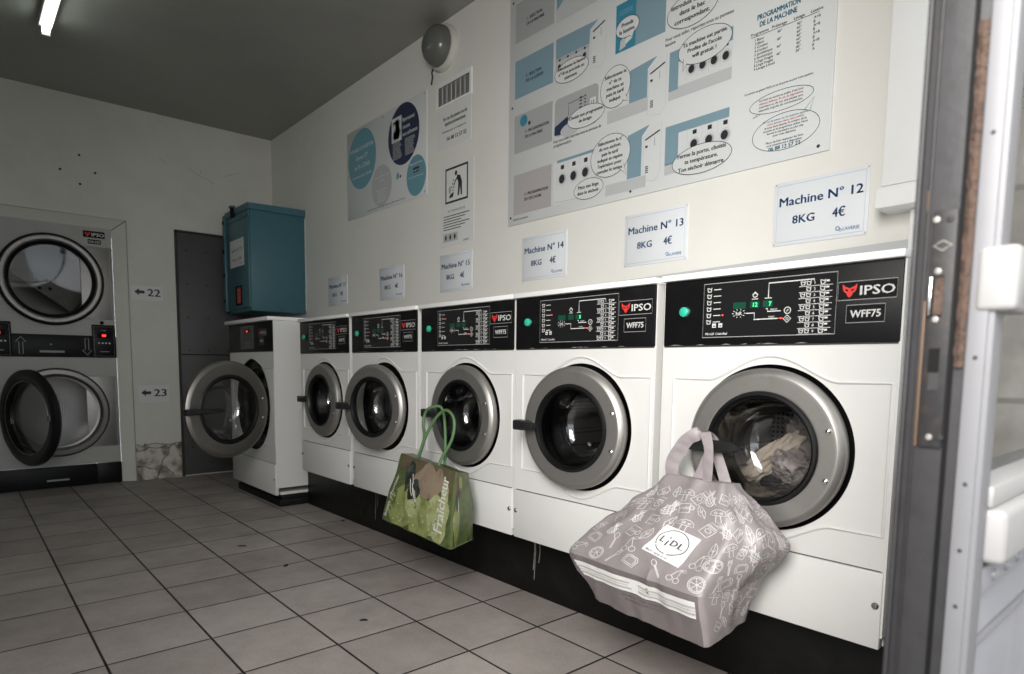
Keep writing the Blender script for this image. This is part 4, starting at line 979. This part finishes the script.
def icon(F, k, s):
    st = lambda p, c=False, w=.0023: m.stroke(F, dense([(x * s, y * s) for x, y in p], c), w, 'bag_print', .0018, c)
    el = lambda a, b, ra, rb, w=.0023, n=22: m.stroke(F, [((a + ra * cos(2 * pi * q / n)) * s, (b + rb * sin(2 * pi * q / n)) * s) for q in range(n)], w, 'bag_print', .0018, True)
    if k == 0:      # pineapple
        el(0, -.25, .34, .5, .003)
        for q in (-.25, 0, .25): st([(q - .25, -.62), (q + .2, .15)]); st([(q + .25, -.62), (q - .2, .15)])
        for a in (-.35, -.15, .05, .25, .4): st([(a * .4, .25), (a, .85), (a * .3 + .06, .35)])
    elif k == 1:    # fork
        st([(-.04, -1), (-.06, .2), (-.2, .35), (-.2, .9)]); st([(.04, -1), (.06, .2), (.2, .35), (.2, .9)]); st([(-.07, .45), (-.07, .9)]); st([(.07, .45), (.07, .9)])
    elif k == 2:    # jar
        st([(-.4, -.7), (.4, -.7), (.42, .35), (-.42, .35)], True); st([(-.33, .42), (.33, .42), (.33, .7), (-.33, .7)], True); el(0, -.15, .22, .2); st([(-.4, .2), (.4, .2)])
    elif k == 3:    # citrus slice
        el(0, 0, .62, .62, .003); el(0, 0, .5, .5)
        for q in range(6): st([(0, 0), (.5 * cos(q * pi / 3), .5 * sin(q * pi / 3))])
    elif k == 4:    # mushroom
        st([(-.7, .0), (-.55, .4), (-.2, .62), (.2, .62), (.55, .4), (.7, 0)], True); st([(-.18, 0), (-.22, -.7), (.22, -.7), (.18, 0)]); el(-.2, .28, .12, .1); el(.25, .25, .1, .08)
    elif k == 5:    # cherries
        el(-.35, -.4, .26, .26); el(.3, -.5, .26, .26); st([(-.3, -.15), (-.1, .3), (.2, .7)]); st([(.28, -.24), (.25, .3), (.2, .7)]); st([(.2, .7), (.6, .75), (.75, .5), (.4, .5), (.2, .7)])
    elif k == 6:    # leaf
        st([(0, -.8), (-.35, -.2), (-.25, .4), (0, .85), (.28, .4), (.35, -.2)], True); st([(0, -.8), (0, .8)]); st([(0, -.1), (.2, .15)]); st([(0, -.1), (-.2, .15)])
    elif k == 7:    # spoon
        el(0, .6, .2, .32); st([(-.04, .3), (-.05, -.95)]); st([(.04, .3), (.05, -.95)])
    elif k == 8:    # cup
        st([(-.5, .5), (-.4, -.5), (.4, -.5), (.5, .5)], True); el(.58, .05, .16, .22); m.text(F, 'Café', 0, -.12 * s, .42 * s, 'bag_print', .0018)
    elif k == 9:    # loaf
        st([(-.6, -.5), (.6, -.5), (.62, .2), (.4, .5), (-.4, .5), (-.62, .2)], True); st([(-.45, -.35), (.45, -.35), (.45, .12), (.3, .35), (-.3, .35), (-.45, .12)], True)
kk = 0
for vi in range(-3, 6):
    for ti in range(13):
        t = .06 + ti * .152 + rng.uniform(-.02, .02) + (.07 if vi % 2 else 0); v = .40 + vi * .098 + rng.uniform(-.012, .012)
        if t > 1.95 or abs(t - .70) < .15 and abs(v - .545) < .10 or vi < 0 and t < 1.14: continue
        wt = .50 * (1 - .55 * (v - .33) / .67) if t < 1 else .28
        F = SkinFrame(sk, t, v, wt, .58, rng.uniform(-.7, .7)); F.wt = max(wt, .16)
        icon(F, (kk * 7 + vi * 3 + ti) % 10, rng.uniform(.030, .040)); kk += 1
m.build('printed_body', root)
m = MB(); sk.faces(m, 'bag_base', 0., 1 / 3, 0., 1.)
F = SkinFrame(sk, .0, 0., .5, .36 * 1.)
def band(v0, v1, mt, h, t0=.10, t1=.94):
    n = 30; vs = []
    for k in range(n + 1): t = t0 + (t1 - t0) * k / n; vs += [sk.at(t, v0, h), sk.at(t, v1, h)]
    m.add(vs, [[2 * k, 2 * k + 2, 2 * k + 3, 2 * k + 1] for k in range(n)], mt, True)
FB = SkinFrame(sk, .55, .12, .45, .40)
for i, (t, w) in enumerate((('100% recyclé et réutilisable', .13), ('lavable à 30 degrés', .15), ('sac isotherme pour vos courses', .14))): m.text(FB, t, 0, .025 - i * .012, .009, 'logo_ink', .0016, 'C', w)
m.build('base', root)
m = MB(); band(.19, .297, 'zip_white', .003, .05, .98); band(.212, .226, 'zip_grey', .0045, .05, .98); band(.238, .243, 'zip_grey', .0045, .05, .98); band(.255, .268, 'zip_grey', .0045, .05, .98); m.build('zip', root)
m = MB(); F = SkinFrame(sk, .70, .565, .36, .50, -.22)
for_s = 1.18; F.wt /= for_s; F.hv /= for_s
patch(m, F, -.043, -.040, .043, .040, 'label_white', .0022)
m.stroke(F, [(.034 * cos(2 * pi * k / 40), .005 + .031 * sin(2 * pi * k / 40)) for k in range(40)], .0022, 'logo_ink', .0032, True)
for tt, a, b, z in (('L', -.021, -.003, .022), ('I', -.008, -.008, .020), ('D', .007, -.003, .022), ('L', .022, -.003, .022)):
    for d in (0, .001): m.text(F, tt, a + d, b, z, 'logo_ink', .0032)
m.ell(F, -.008, .014, .0022, .0022, 'logo_ink', .0032, 10)
m.text(F, 'Bon appétit', -.01, -.036, .008, 'logo_ink', .0032, 'C', .05)
m.build('logo_patch', root)
m = MB()
ribbon(m, [(-.105, -.015, .650), (-.112, -.016, .705), (-.112, -.042, .752), (-.108, -.066, .784), (-.090, -.10, .801), (-.062, -.115, .770), (-.075, -.105, .715), (-.10, -.095, .665)], .040, 'bag_strap', .002,
       [(0, 1, .1), (-.3, 1, 0), (-.4, .9, -.4), (-.5, .8, -.3), (-.4, 1, 0), (-.2, 1, 0), (0, 1, 0), (0, 1, 0)])
m.build('strap', root)
m = MB()
ribbon(m, [(-.125, -.138, .652), (-.126, -.142, .71), (-.122, -.138, .765), (-.105, -.118, .800), (-.085, -.112, .801), (-.065, -.120, .765), (-.08, -.155, .705), (-.10, -.185, .660)], .030, 'bag_strap', .002,
       [(.1, 1, .1), (.1, 1, 0), (.1, 1, 0), (0, 1, 0), (0, 1, 0), (0, 1, 0), (0, 1, .2), (0, 1, .3)])
m.build('strap', root)

# ---- green photo-print bag on the third washer
root = thing('shopping_bag', (-.16, 1.2, .25), 'green shopping bag with apple photo print hanging on a washer handle', 'bag')
LP = [[(-.245, 1.415, .285), (-.265, .872, .270), (-.085, .962, .262), (-.08, 1.46, .28)],
      [(-.220, 1.385, .440), (-.235, .895, .425), (-.080, .962, .410), (-.08, 1.42, .43)],
      [(-.165, 1.375, .583), (-.190, .935, .560), (-.090, .985, .536), (-.10, 1.40, .575)]]
sk = Skin(LP, 24, 14, 1, .006, 5.1, 8., .7)
m = MB(); sk.faces(m, 'leaf_green')
F = SkinFrame(sk, 0., 0., .52, .32)             # a 0..0.52 over the front, b 0..0.32 upwards
def pp(a0, b0, a1, b1, mt, h): patch(m, F, a0, b0, a1, b1, mt, h, 10)
pp(.14, .21, .50, .318, 'photo_brown', .0012); pp(.52, .20, .70, .315, 'photo_brown', .0012); pp(.02, .25, .14, .318, 'photo_brown', .0012)
blob(m, F, .30, .235, .11, .075, 'photo_tan', .002, 1.3); blob(m, F, .40, .255, .05, .05, 'photo_tan', .0021, 2.3)
for a, b, ra, rb, mt, h, s in ((.13, .085, .10, .09, 'apple_green', .0022, 1.), (.30, .075, .115, .085, 'apple_green', .0023, 2.), (.42, .10, .085, .095, 'apple_pale', .0025, 3.), (.22, .12, .07, .055, 'apple_pale', .0026, 4.), (.60, .10, .07, .09, 'apple_green', .0022, 5.), (.05, .15, .035, .10, 'leaf_green', .0022, 6.), (.46, .20, .03, .06, 'apple_pale', .0024, 7.), (.66, .27, .05, .03, 'apple_green', .0022, 8.)):
    blob(m, F, a, b, ra, rb, mt, h, s)
blob(m, F, .15, .235, .035, .075, 'photo_dark', .003, 9.); blob(m, F, .205, .175, .05, .045, 'photo_dark', .003, 10.); blob(m, F, .60, .20, .035, .055, 'photo_dark', .003, 11.)
for a, b, l in ((.16, .22, .05), (.185, .205, .045), (.20, .185, .04), (.215, .175, .035), (.17, .245, .03), (.595, .20, .04), (.61, .185, .035)): m.stroke(F, dense([(a, b), (a + l * .5, b - l), (a + l * .8, b - l * 1.4)]), .005, 'photo_white', .0036)
for k in range(34): a, b = rng.uniform(.05, .48), rng.uniform(.02, .13); m.ell(F, a, b, .0035, .0025, 'photo_white', .0034, 8)
m.text(F, 'Fraîcheur', .462, .045, .085, 'photo_white', .0038, 'L', .235, 1.50)
m.text(F, 'bien choisir', .030, .02, .035, 'photo_white', .0036, 'L', .20, 1.45)
m.build('body', root)
m = MB()
for t in (0, 1): m.tube([sk.at(t, k / 24, .001) for k in range(25)], .0025, 'leaf_green', 6)
m.tube([sk.at(k / 24, 0, .001) for k in range(0, 97)], .0025, 'leaf_green', 6); m.build('piping', root)
def spl(P, s=6):
    P = [V(p) for p in P]; out = []
    for i in range(len(P) - 1):
        p0, p1, p2, p3 = P[max(i - 1, 0)], P[i], P[i + 1], P[min(i + 2, len(P) - 1)]
        for k in range(s):
            t = k / s; out.append(.5 * ((2 * p1) + (p2 - p0) * t + (2 * p0 - 5 * p1 + 4 * p2 - p3) * t * t + (3 * p1 - p0 - 3 * p2 + p3) * t ** 3))
    return out + [P[-1]]
for P in ([(-.150, 1.275, .560), (-.135, 1.245, .66), (-.12, 1.275, .72), (-.11, 1.272, .775), (-.100, 1.235, .800), (-.075, 1.195, .795), (-.09, 1.15, .70), (-.12, 1.11, .56)],
          [(-.165, 1.255, .565), (-.155, 1.215, .66), (-.14, 1.175, .735), (-.125, 1.13, .785), (-.12, 1.085, .792), (-.12, 1.045, .755), (-.13, 1.045, .68), (-.155, 1.08, .60), (-.17, 1.09, .555)]):
    MB().tube(spl(P), .0068, 'strap_green', 10).build('strap', root)

# ------------------------------------------------------------------ entrance door leaf seen edge-on
root = thing('door_leaf', (-.87, -.89, 0), 'worn grey entrance door edge with lock plate at the right', 'door')
DX = -.92
m = MB().box(DX, DX + .05, -.908, -.853, .01, 2.4, 'door_grey', .003)
m.box(DX - .006, DX, -.856, -.851, .01, 2.4, 'door_grey', .002); m.box(DX - .003, DX, -.865, -.862, .01, 2.4, 'door_plate', .001)
m.box(DX - .001, DX, -.8955, -.891, .01, 2.4, 'matte_black')
m.build('stile', root)
m = MB().box(DX - .003, DX + .02, -.922, -.905, .01, 2.4, 'door_white', .002); m.box(DX + .0, DX + .035, -.927, -.906, .01, 2.4, 'door_white', .002)
for z in (.66, .74, .80, .87, 1.0, 1.22): m.lathe((DX - .003, -.914, z), (-1, 0, 0), [(.0022, 0), (.0015, .0012), (0, .0013)], 'door_grey', 8)
m.build('face_edge', root)
m = MB()
pts = []
for k in range(41):
    z = .99 + k * .0085; pts.append((-.8955 - .002 * noise.noise(V((k * .7, 0, 0))), -.9045 + .002 * noise.noise(V((k * .9, 5, 0))), z))
vs, fs = [], []
for a, b, z in pts: vs += [(DX - .002, a, z), (DX - .0045 + .002 * noise.noise(V((z * 40, 1, 1))), (a + b) / 2, z), (DX - .002, b, z)]
for k in range(40): fs += [[3 * k, 3 * k + 1, 3 * k + 4, 3 * k + 3], [3 * k + 1, 3 * k + 2, 3 * k + 5, 3 * k + 4]]
m.add(vs, fs, 'rotten_wood', True); m.build('splintered_edge', root)
m = MB().box(DX - .003, DX, -.8645, -.8615, 1.152, 1.175, 'seal_brown', .001); m.build('seal_strip', root); MB().box(DX - .003, DX, -.8675, -.865, .905, 1.06, 'seal_brown', .001).build('seal_strip', root)
m = MB().box(DX - .0035, DX, -.8905, -.869, .905, 1.152, 'door_plate', .001); Fl = Frame((DX - .0035, 0, 0), (0, -1, 0), (0, 0, 1))
m.rect(Fl, .8705, 1.043, .8825, 1.085, 'matte_black'); m.rect(Fl, .8745, 1.045, .8825, 1.083, 'rotten_wood', .0008)
m.rect(Fl, .8735, .985, .8835, 1.010, 'matte_black'); m.rect(Fl, .8745, .966, .884, .984, 'door_grey', .0006)
m.stroke(Fl, [(.871, 1.116), (.879, 1.121), (.887, 1.116), (.879, 1.111)], .0008, 'steel', .0008, True)
lp = m.build('lock_plate', root)
MB().box(DX - .008, DX - .003, -.8725, -.8702, 1.044, 1.084, 'chrome', .0008).build('latch', lp)
for y, z, mt in ((-.872, 1.143, 'steel'), (-.884, 1.142, 'door_plate'), (-.8765, 1.090, 'steel'), (-.877, 1.040, 'steel'), (-.879, .916, 'steel'), (-.889, .916, 'door_plate')):
    MB().lathe((DX - .0035, y, z), (-1, 0, 0), [(.0036, 0), (.003, .0012), (.0012, .0014), (0, .0006)], mt, 14).build('screw', lp)
m = MB().box(DX - .006, -.845, -.944, -.910, 1.046, 1.110, 'handle_white', .006, 3).box(-.90, -.80, -.975, -.945, 1.052, 1.102, 'handle_white', .012, 3); m.build('handle', root)
XE = .55
m = MB().box(-.89, XE, -.920, -.868, .01, .745, 'door_panel', .002); Fo = Frame((0, -.920, 0), (1, 0, 0), (0, 0, 1))
m.tube([(-.885, -.922, .690), (XE, -.922, .690)], .004, 'door_white', 8)
m.build('lower_panel', root)
MB().box(-.89, XE, -.926, -.865, .745, .775, 'door_panel', .002).build('rail', root)
m = MB().box(-.888, XE, -.945, -.865, .782, .842, 'handle_white', .008, 3).box(-.888, XE, -.932, -.865, .842, .866, 'handle_white', .004); m.build('glazing_bead', root)
for k in range(9): MB().lathe((-.835 + k * .055, -.926, .760), (0, -1, 0), [(.007, 0), (.006, .003), (.003, .0048), (0, .005)], 'door_panel', 14).build('rivet', root)
MB().box(XE - .05, XE, -.92, -.868, .866, 2.4, 'door_panel', .003).build('stile', root)
MB().box(-.885, XE, -.92, -.868, 2.33, 2.4, 'door_panel', .003).build('rail', root)
MB().box(-.884, XE - .05, -.900, -.894, .866, 2.33, 'pane').build('window_pane', root)
tag(MB().box(-.872, -.79, -.902, -.9005, 1.00, 1.165, 'paper').build('paper_notice', None, (-.85, -.902, 1.0)), 'white paper stuck on the door glass behind the white handle', 'notice')
m = MB().box(-.868, -.78, -.902, -.9005, 1.215, 1.40, 'sticker_blue').box(-.872, -.866, -.9022, -.9005, 1.21, 1.40, 'paper'); tag(m.build('sticker', None, (-.85, -.902, 1.215)), 'blue sticker high on the entrance door glass', 'sticker')

# ------------------------------------------------------------------ litter on the floor
def scrap(x, y, s, mt, label, ang):
    m = MB(); c, d = cos(ang), sin(ang); vs, fs = [], []; n = 12
    for k in range(n + 1):
        t = k / n; w = s * .16 * sin(pi * t) * (1 + .6 * noise.noise(V((t * 5, x * 9, y)))) + .001; z = .002 + .006 * s / .04 * sin(pi * t) * abs(noise.noise(V((t * 3, y, x))))
        for q in (-1, 1): a, b = (t - .5) * s, q * w; vs += [(x + a * c - b * d, y + a * d + b * c, z), (x + a * c - b * d, y + a * d + b * c, z + .003)]
    for k in range(n): o = 4 * k; fs += [[o + 1, o + 5, o + 7, o + 3], [o, o + 2, o + 6, o + 4], [o, o + 4, o + 5, o + 1], [o + 2, o + 3, o + 7, o + 6]]
    m.add(vs, fs, mt); tag(m.build('floor_scrap', None, (x, y, 0)), label, 'litter')
scrap(-.52, 1.878, .036, 'scrap_black', 'small black scrap on the tiles in the middle of the floor', .6)
scrap(-.554, 1.041, .032, 'scrap_black', 'black scrap on the tile nearest the entrance', -.5)
scrap(-.572, 2.348, .05, 'scrap_brown', 'reddish brown twig on the tiles in front of the open washer', -.7)
scrap(.115, 2.523, .03, 'scrap_black', 'dark scrap beside the black plinth of the row', .2)

# ------------------------------------------------------------------ camera
cam = bpy.data.cameras.new('camera'); co = bpy.data.objects.new('camera', cam); COL.objects.link(co); scn.camera = co
RM = [[.76614999, -.64259184, .00948242], [-.05339077, -.07834685, -.99549545], [.64044017, .76219256, -.09433391]]
co.matrix_world = Matrix(((RM[0][0], -RM[1][0], -RM[2][0], -1.71654), (RM[0][1], -RM[1][1], -RM[2][1], -1.09801), (RM[0][2], -RM[1][2], -RM[2][2], .98802), (0, 0, 0, 1)))
cam.sensor_width = 36; cam.lens = 639.297 / 1024 * 36; cam.shift_x = (512 - 491.41) / 1024; cam.shift_y = (425.67 - 337) / 1024
cam.clip_start = .02; cam.dof.use_dof = True; cam.dof.focus_distance = 2.6; cam.dof.aperture_fstop = 4.5

# ------------------------------------------------------------------ light
w = bpy.data.worlds.new('sky'); scn.world = w; w.use_nodes = True
w.node_tree.nodes['Background'].inputs[0].default_value = (.90, .95, 1., 1); w.node_tree.nodes['Background'].inputs[1].default_value = 1.8
def area(name, loc, rot, sx, sy, e, col):
    l = bpy.data.lights.new(name, 'AREA'); l.shape = 'RECTANGLE'; l.size, l.size_y = sx, sy; l.energy = e; l.color = col
    o = bpy.data.objects.new(name, l); COL.objects.link(o); o.location = loc; o.rotation_euler = rot; return o
area('daylight_softbox', (-2.15, -1.12, 1.85), (R(72), 0, R(-60)), 1.0, 1.3, 39, (1., .965, .92)).data.spread = R(108)  # added softbox for the doorway daylight, beam narrowed onto the near machines

scn.view_settings.view_transform = 'Standard'; scn.view_settings.look = 'None'; scn.view_settings.exposure = 0.; scn.view_settings.gamma = 1; scn.view_settings.use_curve_mapping = False
